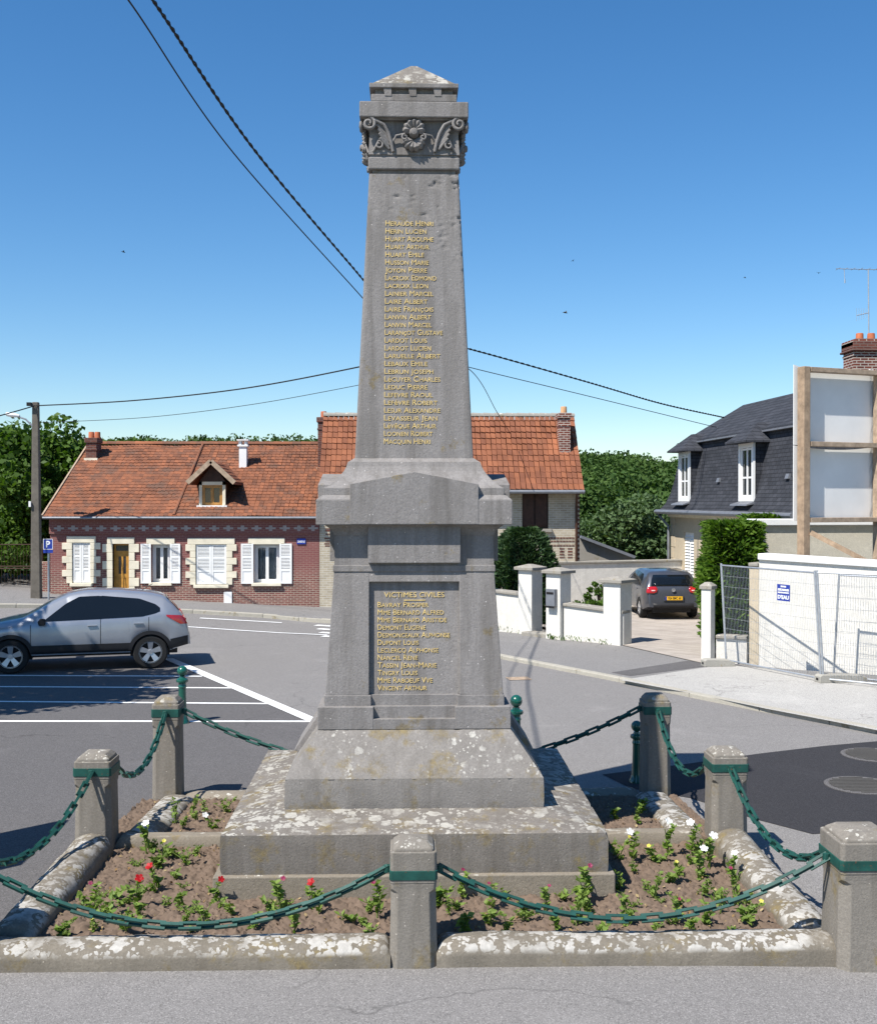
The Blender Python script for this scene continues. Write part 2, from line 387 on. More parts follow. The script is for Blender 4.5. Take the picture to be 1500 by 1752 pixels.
M['coping'] = stone('coping_stone', (.36, .335, .29), lichen=.3, moss=.35, lscale=7, pits=.3)
M['oak'] = plain('varnished_door', (.46, .23, .045), .4, .25, 9)
M['frame_oak'] = plain('varnished_frame', (.42, .21, .06), .4, .2, 9)
M['darkwood'] = plain('dark_brown_wood', (.055, .025, .016), .5, .3, 9)
M['timber'] = plain('weathered_timber', (.36, .27, .19), .85, .3, 7, .3, 40)
M['timber_new'] = plain('brown_timber', (.33, .235, .155), .85, .3, 7, .3, 40)
M['glass'] = plain('window_glass', (.02, .023, .026), .06, .1, 2, spec=.8)
M['curtain'] = plain('net_curtain', (.30, .32, .36), .9, .2, 6)
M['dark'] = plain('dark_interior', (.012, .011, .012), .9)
M['zinc'] = plain('zinc', (.22, .23, .25), .5, .15, 6, metal=.4)
M['galv'] = plain('galvanised_steel', (.42, .44, .46), .45, .15, 12, metal=.6)
M['slate'] = None
M['pot'] = plain('terracotta', (.42, .13, .06), .8, .2, 8)
M['pot_pale'] = plain('pale_terracotta', (.55, .32, .16), .8, .2, 8)
M['black'] = plain('black_cable', (.012, .012, .013), .6)
M['polewood'] = plain('pole_concrete', (.13, .115, .095), .9, .25, 5, .3, 30)
M['sign_blue'] = plain('sign_blue', (.02, .045, .28), .4, .1)
M['panel_white'] = plain('white_panel', (.74, .73, .70), .6, .06, 1.2)
def slate_mat():
    m, n, b = mk('slate_roof'); o = coords(n)
    t = _n(n, 'ShaderNodeTexBrick'); n.links.new(o, t.inputs['Vector'])   # object x along the roof, y up the slope
    t.inputs['Scale'].default_value = 1; t.inputs['Brick Width'].default_value = .22; t.inputs['Row Height'].default_value = .12
    t.inputs['Mortar Size'].default_value = .008
    t.inputs['Color1'].default_value = (.052, .056, .066, 1); t.inputs['Color2'].default_value = (.036, .039, .047, 1); t.inputs['Mortar'].default_value = (.014, .015, .018, 1)
    n.links.new(t.outputs['Color'], b.inputs['Base Color']); b.inputs['Roughness'].default_value = .5; b.inputs['Specular IOR Level'].default_value = .4
    bump(n, b, t.outputs['Fac'], -.4, .01); return m
M['slate'] = slate_mat()
M['grass'] = plain('grass_ground', (.07, .10, .03), .95, .3, 2)
M['pavers'] = brick('driveway_pavers', (.46, .41, .36), (.38, .335, .29), (.26, .22, .19), .2, .1, .01)

# ================================================================== ground, road, pavements
def sheet(name, x0, x1, y0, y1, nx, ny, zf, m):
    X, Y = np.meshgrid(np.linspace(x0, x1, nx), np.linspace(y0, y1, ny))
    V = np.array([(x, y, zf(x, y)) for x, y in zip(X.ravel(), Y.ravel())])
    i = np.arange(nx * ny).reshape(ny, nx)
    Q = np.stack([i[:-1, :-1], i[:-1, 1:], i[1:, 1:], i[1:, :-1]], -1).reshape(-1, 4)
    o = link(name, np_mesh(name, V, Q), m, smooth_=True); return o
def poly_sheet(name, pts, m, dz, parent=None):          # flat-ish polygon laid on the terrain
    bm = bmesh.new(); vs = [bm.verts.new((p[0], p[1], gz(p[0], p[1]) + dz)) for p in pts]
    bm.faces.new(vs); bmesh.ops.triangulate(bm, faces=bm.faces)
    bmesh.ops.recalc_face_normals(bm, faces=bm.faces)
    me = bpy.data.meshes.new(name); bm.to_mesh(me); bm.free()
    if me.polygons and me.polygons[0].normal.z < 0: me.flip_normals()
    return link(name, me, m, parent)

M['concrete_dark'] = stone('manhole_infill', (.10, .095, .088), pits=.6)
kind(sheet('ground', -420, 420, -60, 700, 60, 60, lambda x, y: -.35, M['grass']), 'structure')
def road_z(x, y): return gz(x, y) - .05 * smooth(1.5, 4.5, x) * smooth(9.6, 7.8, y)
road = kind(sheet('road', -45, 45, -12, 42, 121, 109, road_z, M['asphalt']), 'structure')
def px_poly(l, z=0): return [tuple(GT(*q)[:2]) for q in l]
park = [(-30, 7.95), (-3.2, 7.95), (-2.6, 8.6), (-2.5, 12.5), (-1.9, 12.6), (-1.15, 16.4), tuple(GT(545, 1236)[:2]), tuple(GT(430, 1187)[:2]), tuple(GT(290, 1128)[:2]), (-6.2, 24.6), (-30, 25.2)]
kind(poly_sheet('parking_area', park, M['asphalt_park'], .004), 'structure')
patch = px_poly([(1030, 1326), (1180, 1307), (1300, 1290), (1410, 1277), (1500, 1269)]) + [(9.6, 16.9), (9.9, 14.0), (6.8, 12.2)] + px_poly([(1500, 1413), (1440, 1424), (1390, 1428), (1290, 1402), (1180, 1366), (1080, 1350)])
kind(poly_sheet('road_patch', patch, M['asphalt_new'], .005), 'structure')

def line(p, q, wid, name='painted_line', dz=.010, mat='paint'):
    p = Vector(p[:2]); q = Vector(q[:2]); t = (q - p).normalized(); a = Vector((-t.y, t.x)) * wid / 2
    n = max(1, int((q - p).length / 1.2)); mb = MB(); rings = []
    for i in range(n + 1):
        c = p.lerp(q, i / n); rings.append([(c.x + a.x, c.y + a.y, gz(c.x + a.x, c.y + a.y) + dz), (c.x - a.x, c.y - a.y, gz(c.x - a.x, c.y - a.y) + dz)])
    mb.loft(rings, cap=False, closed=False)
    o = mb.build(name, M[mat], road); me = o.data
    if me.polygons[0].normal.z < 0: me.flip_normals()
    return o
line(GT(-160, 1156), GT(346, 1158), .10); line(GT(-160, 1175), GT(396, 1178), .10); line(GT(-160, 1200), GT(462, 1205), .10); line(GT(-160, 1235), GT(538, 1235.5), .11)
line(GT(288, 1128), GT(540, 1236), .2, dz=.014)
line(GT(342, 1058), GT(482, 1066), .13); line(GT(-60, 1037), GT(22, 1038), .18, dz=.012); line(GT(322, 1073), GT(560, 1087), .10, 'faded_line')
for i in range(5):
    line(GT(536 + i * 4, 1064 + i * 6.2), GT(576 + i * 3, 1066.5 + i * 6.2), .22, 'crossing_stripe')
line(GT(868, 1162), GT(906, 1161), .35, 'drain_mark', .008, 'timber')

# far pavement in front of the brick cottages
def pavement(name, near, far, h, m, kerbm):
    mb = MB(); rings = []
    for (a, b) in zip(near, far):
        rings.append([(b[0], b[1], gz(*b) - .1), (b[0], b[1], gz(*b) + h), (a[0], a[1], gz(*a) + h), (a[0], a[1], gz(*a) - .1)])
    mb.loft(rings, cap=True); o = mb.build(name, m); kind(o, 'structure')
    # kerb stones along the near edge
    L = [Vector((p[0], p[1])) for p in near]
    for i in range(len(L) - 1):
        d = L[i + 1] - L[i]; k = max(1, int(d.length / 1.0)); t = d.normalized(); nn = Vector((t.y, -t.x))
        if (Vector(far[i]) - Vector(near[i])).dot(nn) > 0: nn = -nn
        for j in range(k):
            p = L[i] + d * (j / k); q = L[i] + d * ((j + 1) / k) - t * .008
            kb = MB(); w_ = .15
            pts = [p + nn * .02, q + nn * .02, q - nn * w_, p - nn * w_]
            kb.hexa([(c.x, c.y, gz(c.x, c.y) - .08) for c in pts] + [(c.x, c.y, gz(c.x, c.y) + h + .006) for c in pts])
            kb.build('kerb_stone', kerbm, o, bevel=.015)
    return o
n1 = [tuple(GT(x, y)[:2]) for x, y in ((-120, 1040), (100, 1041), (330, 1050), (450, 1057), (575, 1067), (640, 1075))]
f1 = [(p[0], 34.6) for p in n1]
pavement('far_pavement', n1, f1, .1, M['asphalt_walk'], M['concrete_kerb'])
# right-hand pavement beside the white garden walls
n2 = [tuple(G(x, y)[:2]) for x, y in ((800, 1116), (860, 1128), (1060, 1167), (1180, 1193), (1300, 1217), (1420, 1240), (1500, 1256))]
n2 += [(n2[-1][0] + 1.6, n2[-1][1] - 2.2)]
f2 = [tuple(G(x, y)[:2]) for x, y in ((820, 1084), (860, 1086), (1060, 1106), (1170, 1126), (1235, 1140), (1330, 1150))]
f2 += [(8.9, 20.6), (10.6, 18.6)]
pv = pavement('right_pavement', n2, f2, .07, M['asphalt_walk'], M['concrete_kerb'])
pale = [tuple(G(x, y, .07)[:2]) for x, y in ((1062, 1164), (1200, 1190), (1310, 1213), (1425, 1235), (1500, 1250), (1560, 1222), (1500, 1174), (1330, 1146), (1235, 1138))]
kind(poly_sheet('pale_pavement', pale, M['asphalt_pale'], .0735), 'structure')
dk = [tuple(G(x, y, .07)[:2]) for x, y in ((1046, 1151), (1078, 1157), (1235, 1137), (1175, 1131))]
kind(poly_sheet('tarred_strip', dk, M['asphalt_park'], .0748), 'structure')
drv = [tuple(G(x, y, .04)[:2]) for x, y in ((1068, 1108), (1205, 1139))] + [(6.4, 23.6), (8.4, 26), (8.4, 36.5), (3.4, 36.5), (3.4, 29), (4.6, 26.4)]
kind(poly_sheet('driveway', drv, M['pavers'], .085), 'structure')
for i, (x, y, r) in enumerate(((1474, 1345, .42), (1496, 1293, .42))):
    c = G(x, y); mb = MB(); mb.lathe([(r, 0), (r, .012), (r * .9, .016), (r * .88, .012), (0.01, .013)], 28, (c.x, c.y, 0))
    o = mb.build('manhole_cover', M['asphalt_park']); tag(o, ['round pale manhole cover inside the dark asphalt patch', 'round manhole cover at the kerb side of the dark asphalt patch'][i], 'manhole cover', 'manhole covers')
    for k in range(-5, 6):
        hw = math.sqrt(max(0, (r * .85) ** 2 - (k * .066) ** 2))
        MB().box(c.x - hw, c.x + hw, c.y + k * .066 - .018, c.y + k * .066 + .018, .012, .022).build('rib', M['concrete_dark'], o)

# ================================================================== the war memorial
YC, XC = 10.73, .06
def mono(y, hp):                         # photo row, half width in px -> (z, half width) of a square section
    D = YC / (1 + hp / F); return CAMZ + (858 - y) / F * D, hp / F * D
def zrow(y, D): return CAMZ + (858 - y) / F * D
mem = empty('war_memorial', (XC, YC, 0), 0, 'tall grey stone war memorial obelisk with gilded names on a stepped base', 'war memorial')
def sect(name, a, b, m='stone', bevel=.008):
    z0, h0 = mono(*a); z1, h1 = mono(*b); return MB().fr(z0, h0, z1, h1).build(name, M[m], mem, bevel=bevel)
zs0, hs = mono(1497, 333); zs1, _ = mono(1429, 333); zb0, hb = mono(1384, 222.5); zb1, _ = mono(1333, 222.5); zf, hf = mono(1249, 165.5)
MB().fr(.02, hs + .05, zs0, hs + .05).build('footing', M['kerb_plain'], mem, bevel=.01)
def worn(levels, n=56, chip=.018, seed=0):
    # square block with worn, chipped arrises; levels = (z, half width)
    rings = []; zz = []
    for (za, ha), (zb_, hb_) in zip(levels, levels[1:]):
        k = max(2, int((abs(zb_ - za) + abs(hb_ - ha)) / .05))
        for i in range(k): t = i / k; zz.append((za + (zb_ - za) * t, ha + (hb_ - ha) * t, t))
    zz.append((levels[-1][0], levels[-1][1], 0.0))
    for z, h, t in zz:
        ring = []
        for side in range(4):
            for j in range(n):
                u = -1 + 2 * j / n; x, y = [(u, -1), (1, u), (-u, 1), (-1, -u)][side]
                nz = noise.noise(Vector((x * h * 7 + seed, y * h * 7, z * 7))) * .5 + noise.noise(Vector((x * h * 22, y * h * 22 + seed, z * 22)))
                edge = 1.0 if t == 0.0 else 0.0
                d = -max(0, nz - .25) * chip * (.25 + 1.3 * edge + (1.2 if abs(u) > .985 else 0)) - .004 * edge
                kx = 1 + d / h; ring.append((x * h * kx, y * h * kx, z + (d * .6 if edge else 0)))
        rings.append(ring)
    return MB().loft(rings)
worn([(zs0 - .002, hs), (zs1, hs), (zb0, hb + .02)], 90, .02).build('slab', M['stone_lich'], mem, smooth_=32)
worn([(zb0 - .01, hb), (zb1, hb)], 70, .016, 5).build('base_block', M['stone_base'], mem, smooth_=32)
worn([(zb1 - .004, hb), (zf, hf)], 60, .012, 9).build('sloping_base', M['stone_base'], mem, smooth_=32)
# side buttress pieces that stand proud of the sloping base on the two flanks
for s in (-1, 1):
    mb = MB(); zz0 = zb1 + (zf - zb1) * .22; xx0 = hb - (hb - hf) * .22
    mb.hexa([(s * (xx0 - .05), -.34, zz0 - .05), (s * (xx0 + .05), -.34, zz0), (s * (xx0 + .05), .34, zz0), (s * (xx0 - .05), .34, zz0 - .05),
             (s * (hf - .05), -.34, zf + .05), (s * (hf + .05), -.34, zf + .02), (s * (hf + .05), .34, zf + .02), (s * (hf - .05), .34, zf + .05)])
    mb.build('side_tablet', M['stone'], mem, bevel=.006)
PW = 77.0
def corners(name, a, b, inner, dep=None):
    z0, h0 = mono(*a); z1, h1 = mono(*b); i = inner / F * (YC - h1)
    for sx in (-1, 1):
        for sy in (-1, 1):
            mb = MB(); q = lambda h, z: [(sx * i, sy * i, z), (sx * h, sy * i, z), (sx * h, sy * h, z), (sx * i, sy * h, z)]
            mb.hexa(q(h0, z0) + q(h1, z1)); mb.build(name, M['stone'], mem, bevel=.006)
    return z0, h0, z1, h1
REC = .05
z0, h0, z1, h1 = corners('plinth_corner', (1249, 165.5), (1210, 165.5), 70)
zm, _ = mono(1231, 165.5)
MB().fr(z0, h0 - .003, zm, h0 - .003).build('plinth_step', M['stone'], mem, bevel=.004)
MB().fr(zm - .01, h0 - .055, z1 - .003, h0 - .055).build('plinth_centre', M['stone'], mem, bevel=.004)
z0, h0, z1, h1 = corners('base_corner', (1210, 154.5), (1190, 154.5), 74)
MB().fr(z0 - .01, h0 - REC + .012, z1, h0 - REC + .012).build('base_course', M['stone'], mem, bevel=.004)
zd0, hd0, zd1, hd1 = corners('die_corner', (1190, 152.5), (976, 137), PW)
core = MB().fr(zd0 - .02, hd0 - REC, zd1, hd1 - REC).build('name_panel', M['stone'], mem)
zt, _ = mono(995, 138.5); inn = PW / F * (YC - hd1)
def at_face(z, za, ha, zb_, hb_): return ha + (hb_ - ha) * (z - za) / (zb_ - za)
htr = at_face(zt, zd0, hd0, zd1, hd1) - .002; htp = hd1 - .002
for k in range(4):
    mb = MB(); i2 = inn + .01
    mb.hexa([(-i2, -htr, zt), (i2, -htr, zt), (i2, -(htr - .15), zt), (-i2, -(htr - .15), zt), (-i2, -htp, zd1), (i2, -htp, zd1), (i2, -(htp - .15), zd1), (-i2, -(htp - .15), zd1)])
    o = mb.build('panel_lintel', M['stone'], mem); o.rotation_euler.z = k * math.pi / 2
zl0, hl0 = mono(976.5, 139); zl1, _ = mono(967, 139)
MB().fr(zl0 - .01, hl0, zl1, hl0).build('ledge', M['stone'], mem, bevel=.006)
zfr0, hfr = mono(967, 136.5); zfr1, hfr1 = mono(912, 135.5)
MB().fr(zfr0 - .01, hfr, zfr1 + .1, hfr1).build('frieze', M['stone'], mem)
zp0, _ = mono(963, 140); zp1, _ = mono(912, 140); hw79 = 79 / F * (YC - .75)
for k in range(4):
    o = MB().box(-hw79, hw79, -(hfr + .06), -(hfr - .1), zp0, zp1 + .1).build('frieze_tablet', M['stone'], mem, bevel=.005); o.rotation_euler.z = k * math.pi / 2
# cove and pediment block
cv = MB(); prof = [mono(916, 137), mono(910, 139), mono(905, 143), mono(900, 150), mono(896, 158)]
cv.loft([[(-h, -h, z), (h, -h, z), (h, h, z), (-h, h, z)] for z, h in prof]); cv.build('cove', M['stone'], mem)
zk0, hk = mono(895.5, 168); zk1, _ = mono(855, 168); zk2, hk2 = mono(847, 157)
blk = MB(); blk.fr(zk0 - .012, hk, zk1, hk); blk.fr(zk1 - .0005, hk - .0005, zk2, hk2); blk.build('cornice_block', M['stone'], mem, bevel=.006)
zk3, hk3 = mono(834, 154.5)
MB().fr(zk2 - .01, hk3, zk3, hk3).build('cornice_ear', M['stone'], mem, bevel=.006)
fl2 = [mono(834.5, 152), mono(829, 143), mono(822, 134), mono(814, 126.5), mono(806, 120), mono(798, 115.5), mono(790, 113)]
mb = MB(); mb.loft([[(-h, -h, z), (h, -h, z), (h, h, z), (-h, h, z)] for z, h in fl2]); mb.build('flared_neck', M['stone'], mem)
MB().fr(fl2[-1][0] - .004, mono(790, 113)[1], mono(784, 102)[0], mono(784, 102)[1]).build('collar', M['stone'], mem)
pw = 110 / F * (YC - hk); zsh = zrow(828, YC - hk); zpk = zrow(807, YC - hk)
for k in range(4):
    mb = MB(); mb.prism([(-pw, zk0 - .008), (pw, zk0 - .008), (pw, zsh), (0, zpk), (-pw, zsh)], -(hk + .004), -(hk - .33))
    o = mb.build('pediment', M['stone'], mem, bevel=.005); o.rotation_euler.z = k * math.pi / 2
# shaft: grid faces roughened towards the weathered top
zq0, hq0 = mono(786, 101.5); zq1, hq1 = mono(299, 76.5)
def rough_shaft():
    mb = MB(); nz_, nx_ = 210, 46; rings = []
    for i in range(nz_ + 1):
        t = i / nz_; z = zq0 + (zq1 - zq0) * t; h = hq0 + (hq1 - hq0) * t; ring = []
        for side in range(4):
            for j in range(nx_):
                u = -1 + 2 * j / nx_; x, y = [(u, -1), (1, u), (-u, 1), (-1, -u)][side]
                e = noise.noise(Vector((x * 13 * h + 3, y * 13 * h, z * 11))) + .7 * noise.noise(Vector((x * 34 * h, y * 34 * h + 5, z * 30)))
                wv = smooth(.66, .97, t + .10 * x * (1 if y < 0 else 0)); corner = 1.0 if (abs(u) > .9) else .55
                d = -max(0, e - .34) * .062 * wv * corner - (.006 if abs(u) > .99 else 0)
                k = 1 + d / h; ring.append((x * h * k, y * h * k, z))
        rings.append(ring)
    mb.loft(rings); return mb
shaft = rough_shaft().build('shaft', M['stone'], mem, smooth_=35)
MB().fr(zq1 - .02, hq1 - .03, mono(290, 76)[0] + .02, hq1 - .03).build('neck_groove', M['stone'], mem)
sect('capital_band', (291, 78), (270, 78), bevel=.012)
MB().fr(mono(272, 75)[0], mono(272, 75)[1], mono(263, 75)[0], mono(263, 75)[1]).build('capital_groove', M['stone'], mem)
cap0 = mono(266, 77.5); cap1 = mono(240, 76); cap2 = mono(200, 75)
mb = MB(); mb.loft([[(-h, -h, z), (h, -h, z), (h, h, z), (-h, h, z)] for z, h in (cap0, cap1, (cap2[0], cap2[1]))]); mb.build('capital_bell', M['stone'], mem)
DC = YC - cap1[1]; pxm = DC / F
def cx_(px): return (px - 709.5) * pxm
def cz_(py): return zrow(py, DC)
yface = -cap1[1]
def spiral(c, r0, turns, a0, sgn, thick, tail, name, parent, lift=.05):
    pts = []; n = 30
    for i in range(n + 1):
        t = i / n; a = a0 + sgn * turns * 2 * math.pi * (1 - t); r = r0 * (.22 + .78 * t)
        pts.append((c[0] + r * math.cos(a), yface - lift * (1.0 - .25 * t), c[1] + r * math.sin(a)))
    for q in tail: pts.append((q[0], yface - q[2], q[1]))
    m_ = MB(); m_.tube(pts, [thick * (.8 + .4 * min(1, i / 20)) * .72 for i in range(len(pts))], 8); return m_.build(name, M['stone'], parent, smooth_=50)
def petal_fan(c, r, n, a0, a1, lift, wid, up=0.0):
    m_ = MB()
    for i in range(n):
        a = a0 + (a1 - a0) * (i + .5) / n; dx, dz = math.cos(a), math.sin(a); ax, az = -dz, dx
        L = []
        for t, w_, l in ((0, .35, .4), (.35, .9, .75), (.7, 1.0, 1.0), (.92, .6, .75), (1.0, .12, .45)):
            L.append([(c[0] + dx * r * t + ax * wid * w_ * s, yface - lift * l * (1 if s == 0 else .62), c[1] + dz * r * t + az * wid * w_ * s) for s in (-1, 0, 1)] +
                     [(c[0] + dx * r * t, yface + .01, c[1] + dz * r * t)])
        m_.loft(L)
    return m_
for k in range(4):
    f = empty('capital_face', (0, 0, 0)); f.parent = mem; f.rotation_euler.z = k * math.pi / 2
    for s in (-1, 1):
        tr = lambda px: s * abs(cx_(px))
        tail = [(tr(658), cz_(218), .05), (tr(666), cz_(232), .04), (tr(671), cz_(247), .03), (tr(674), cz_(262), .02)]
        spiral((tr(633), cz_(218)), 11.5 * pxm, 1.35, math.radians(90 if s < 0 else 90), -s * -1, .019, tail, 'volute', f, .085)
        MB().lathe([(.026, 0), (.026, .07), (.018, .085), (.004, .088)], 14, (tr(633), yface + .01, cz_(218)), axis='y').build('volute_eye', M['stone'], f, smooth_=50)
        spiral((tr(650), cz_(252)), 7.5 * pxm, 1.1, math.radians(90), s, .012, [(tr(640), cz_(262), .01)], 'small_volute', f, .045)
        lf = MB()
        for i in range(5):
            t = i / 4; a = Vector((tr(668), 0, cz_(258 - 26 * t))); b_ = Vector((tr(652 - 8 * t), 0, cz_(240 - 30 * t)))
            lf.bar((a.x, yface - .012, a.z), (b_.x, yface - .045, b_.z), .024, .026)
        lf.build('acanthus_leaf', M['stone'], f, bevel=.006)
    petal_fan((0, cz_(226)), 20 * pxm, 7, math.radians(-20), math.radians(200), .085, .036).build('rosette', M['stone'], f, smooth_=50)
    petal_fan((0, cz_(243)), 20 * pxm, 6, math.radians(180), math.radians(360), .085, .036).build('shell', M['stone'], f, smooth_=50)
    MB().lathe([(.045, 0), (.045, .06), (.028, .1), (.004, .105)], 12, (0, yface, cz_(232)), axis='y').build('rosette_heart', M['stone'], f, smooth_=50)
    for s in (-1, 1):
        spiral((s * 15 * pxm, cz_(240)), 6 * pxm, 1.1, math.radians(90), -s, .011, [(s * 30 * pxm, cz_(236), .04), (s * 38 * pxm, cz_(250), .012)], 'tendril', f, .08)
sect('abacus', (202, 93), (175, 93), bevel=.01)
MB().fr(mono(206, 88)[0], mono(206, 84)[1], mono(202, 90)[0] + .004, mono(202, 88)[1]).build('abacus_moulding', M['stone'], mem)
sect('attic_block', (175.5, 73), (163, 73), bevel=.006)
sect('dentil_core', (164, 66), (151, 66), bevel=0)
zt0, ht0 = mono(164, 74); zt1, ht1 = mono(151.5, 74)
for k in range(4):
    for px in (-44, -1.5, 41):
        x = px / F * (YC - ht0)
        mb = MB(); mb.hexa([(x - .03, -ht0, zt0 - .01), (x + .03, -ht0, zt0 - .01), (x + .03, -ht0 + .1, zt0 - .01), (x - .03, -ht0 + .1, zt0 - .01),
                            (x - .045, -ht0, zt1 + .01), (x + .03, -ht0, zt1 + .01), (x + .03, -ht0 + .1, zt1 + .01), (x - .045, -ht0 + .1, zt1 + .01)])
        o = mb.build('dentil', M['stone'], mem); o.rotation_euler.z = k * math.pi / 2
sect('top_plate', (152, 76), (144, 76), bevel=.006)
za, ha = mono(144.2, 72)
MB().fr(za - .004, ha, zrow(117, YC), .03).build('pyramid_cap', M['stone_lich'], mem, bevel=.01)

# ---- gilded names
TEXTS = []
def text(s, size, M4, mat_, parent, width=None, extrude=.002, name='inscription', caps=True, center=False, bold=.0):
    TEXTS.append((s, size, M4, mat_, parent, width, extrude, name, caps, center, bold))
def flush_texts():
    tmp = []
    for (s, size, M4, mat_, parent, width, ex, name, caps, center, bold) in TEXTS:
        cu = bpy.data.curves.new('text', 'FONT'); cu.body = s; cu.size = size; cu.extrude = ex; cu.offset = bold; cu.resolution_u = 3
        cu.small_caps_scale = .80
        if caps:
            for c in cu.body_format: c.use_small_caps = True
        o = bpy.data.objects.new('text', cu); COL.objects.link(o); tmp.append(o)
    bpy.context.view_layer.update(); dg = bpy.context.evaluated_depsgraph_get()
    for o, (s, size, M4, mat_, parent, width, ex, name, caps, center, bold) in zip(tmp, TEXTS):
        me = bpy.data.meshes.new_from_object(o.evaluated_get(dg)); me.name = name; me.materials.clear()
        xs = [v.co.x for v in me.vertices]; lo, hi = min(xs), max(xs); k = (width / (hi - lo)) if width else 1
        for v in me.vertices: v.co.x = (v.co.x - (lo + hi) / 2) * k if center else (v.co.x - lo) * k
        n = link(name, me, mat_, parent); n.matrix_local = M4
    for o in tmp:
        c = o.data; bpy.data.objects.remove(o); bpy.data.curves.remove(c)
def face_matrix(px, py, za, ha, zb_, hb_, off):     # local frame on the (leaning) front face of the memorial
    D = YC - (ha + hb_) / 2; z = zrow(py, D)
    for _ in range(4): D = YC - at_face(z, za, ha, zb_, hb_); z = zrow(py, D)
    p = P(px, py, D); up = Vector((0, (ha - hb_), zb_ - za)).normalized(); r = Vector((1, 0, 0)); nn = r.cross(up)
    return Matrix(((r.x, up.x, nn.x, p.x - XC), (r.y, up.y, nn.y, D - YC + nn.y * off), (r.z, up.z, nn.z, z + nn.z * off), (0, 0, 0, 1))), D
NAMES = [('Heraude Henri', 741), ('Herin Lucien', 729), ('Huart Adolphe', 741), ('Huart Arthur', 734), ('Huart Emile', 725), ('Husson Marie', 733), ('Joyon Pierre', 730),
         ('Lacroix Edmond', 746), ('Lacroix Leon', 732), ('Lainier Marcel', 741), ('Laire Albert', 731), ('Laire François', 741), ('Lanvin Albert', 737), ('Lanvin Marcel', 738),
         ('Larançot Gustave', 757), ('Lardot Louis', 730), ('Lardot Lucien', 737), ('Laruelle Albert', 753), ('Lebaux Emile', 731), ('Lebrun Joseph', 741), ('Lécuyer Charles', 753),
         ('Leduc Pierre', 731), ('Lefevre Raoul', 740), ('Lefévre Robert', 748), ('Lesur Alexandre', 753), ('Levasseur Jean', 748), ('Lévêque Arthur', 746), ('Loonen Robert', 740), ('Macquin Henri', 736)]
for i, (s, x1) in enumerate(NAMES):
    y = 387.5 + i * (759.5 - 387.5) / 28; x0 = 659.5 - 2.8 * i / 28
    m4, D = face_matrix(x0, y, zq0, hq0, zq1, hq1, .003)
    text(s, 13.2 / F * D, m4, M['gold'], mem, (x1 - x0) / F * D, bold=0)
hpan0, hpan1 = hd0 - REC, hd1 - REC
m4, D = face_matrix(657, 1022, zd0, hpan0, zd1, hpan1, .003); text('VICTIMES CIVILES', 12.5 / F * D, m4, M['gold'], mem, 103 / F * D, caps=False)
for i, (s, x1) in enumerate([('Bavray Prosper', 733), ('Mme Bernard Alfred', 759), ('Mme Bernard Aristide', 764), ('Demont Eugene', 728), ('Desmonceaux Alphonse', 769.5), ('Dupont Louis', 716),
                             ('Leclercq Alphonse', 750), ('Nancel Rene', 714.6), ('Tassin Jean-Marie', 747), ('Tingry Louis', 714), ('Mme Raboeuf Vve', 740), ('Vincent Arthur', 730)]):
    y = 1039 + i * (1181.5 - 1039) / 11
    m4, D = face_matrix(646, y, zd0, hpan0, zd1, hpan1, .003); text(s, 13.2 / F * D, m4, M['gold'], mem, (x1 - 646) / F * D, bold=0)
m4, D = face_matrix(709, 1027, zd0, hpan0, zd1, hpan1, .002)
mb = MB(); mb.box(-.095, .095, -.004, .004, 0, .003); o = mb.build('inscription_rule', M['gold'], mem); o.matrix_local = m4
# ================================================================== posts, chains and kerbs round the memorial
def octa(h, c):    # chamfered square outline
    return [(-h + c, -h), (h - c, -h), (h, -h + c), (h, h - c), (h - c, h), (-h + c, h), (-h, h - c), (-h, -h + c)]
def ring8(h, c, z): return [(x, y, z) for x, y in octa(h, c)]
def post(x, y, h, H, band, label, base=-.06):
    r = empty('stone_post', (x, y, 0), 0, label, 'post', 'chamfered stone posts of the chain fence')
    c = h * .30; e = h * .10; zb = band * H; bh = .075 * H
    b = MB(); b.loft([ring8(h * 1.04, c, base), ring8(h * .97, c, zb - bh * 1.9), ring8(h * .97, e, zb - bh * 1.5), ring8(h * .985, e, zb - bh * .9)]); b.build('body', M['post'], r, bevel=.006)
    b = MB(); b.loft([ring8(h, e, zb - bh * .93), ring8(h, e, H * .925)]); b.build('head', M['post'], r, bevel=.008)
    b = MB(); b.loft([ring8(h * .9, e, H * .922), ring8(h * .88, e, H * .945), ring8(h * .62, e * .6, H * .985), ring8(h * .06, .004, H)]); b.build('cap', M['post'], r, bevel=.006)
    b = MB(); b.loft([ring8(h * 1.035, e, zb - bh / 2), ring8(h * 1.035, e, zb + bh / 2)]); b.build('metal_band', M['green'], r, bevel=.003)
    return r, Vector((x, y, zb)), h
Xf = P(707, 1500, 8.1).x
pc = post(Xf, 8.1, .165, .89, .74, 'small chamfered stone post standing in the middle of the front kerb')
Xr = P(1402, 1500, 8.28).x + .22; XL = -3.32
pfr = post(Xr, 8.08, .22, .95, .76, 'wide chamfered stone corner post by the garden wall side, standing on the front kerb line')
pfl = post(XL, 8.08, .22, .95, .76, 'wide stone corner post at the parking end of the front kerb')
pml = post(P(166, 1400, 10.5).x, 10.5, .168, 1.0, .83, 'stone post halfway along the parking side, a chain shadow on its face')
pmr = post(P(1241, 1400, 10.5).x, 10.5, .168, 1.0, .83, 'stone post halfway along the road patch side with flat stepped cap')
pbl = post(P(288, 1300, 12.5).x, 12.5, .15, 1.17, .845, 'tall stone post at the rear corner beside the parking lines')
pbr = post(P(1120, 1300, 12.5).x, 12.5, .15, 1.17, .845, 'tall stone post at the rear corner, half in the memorial shadow')

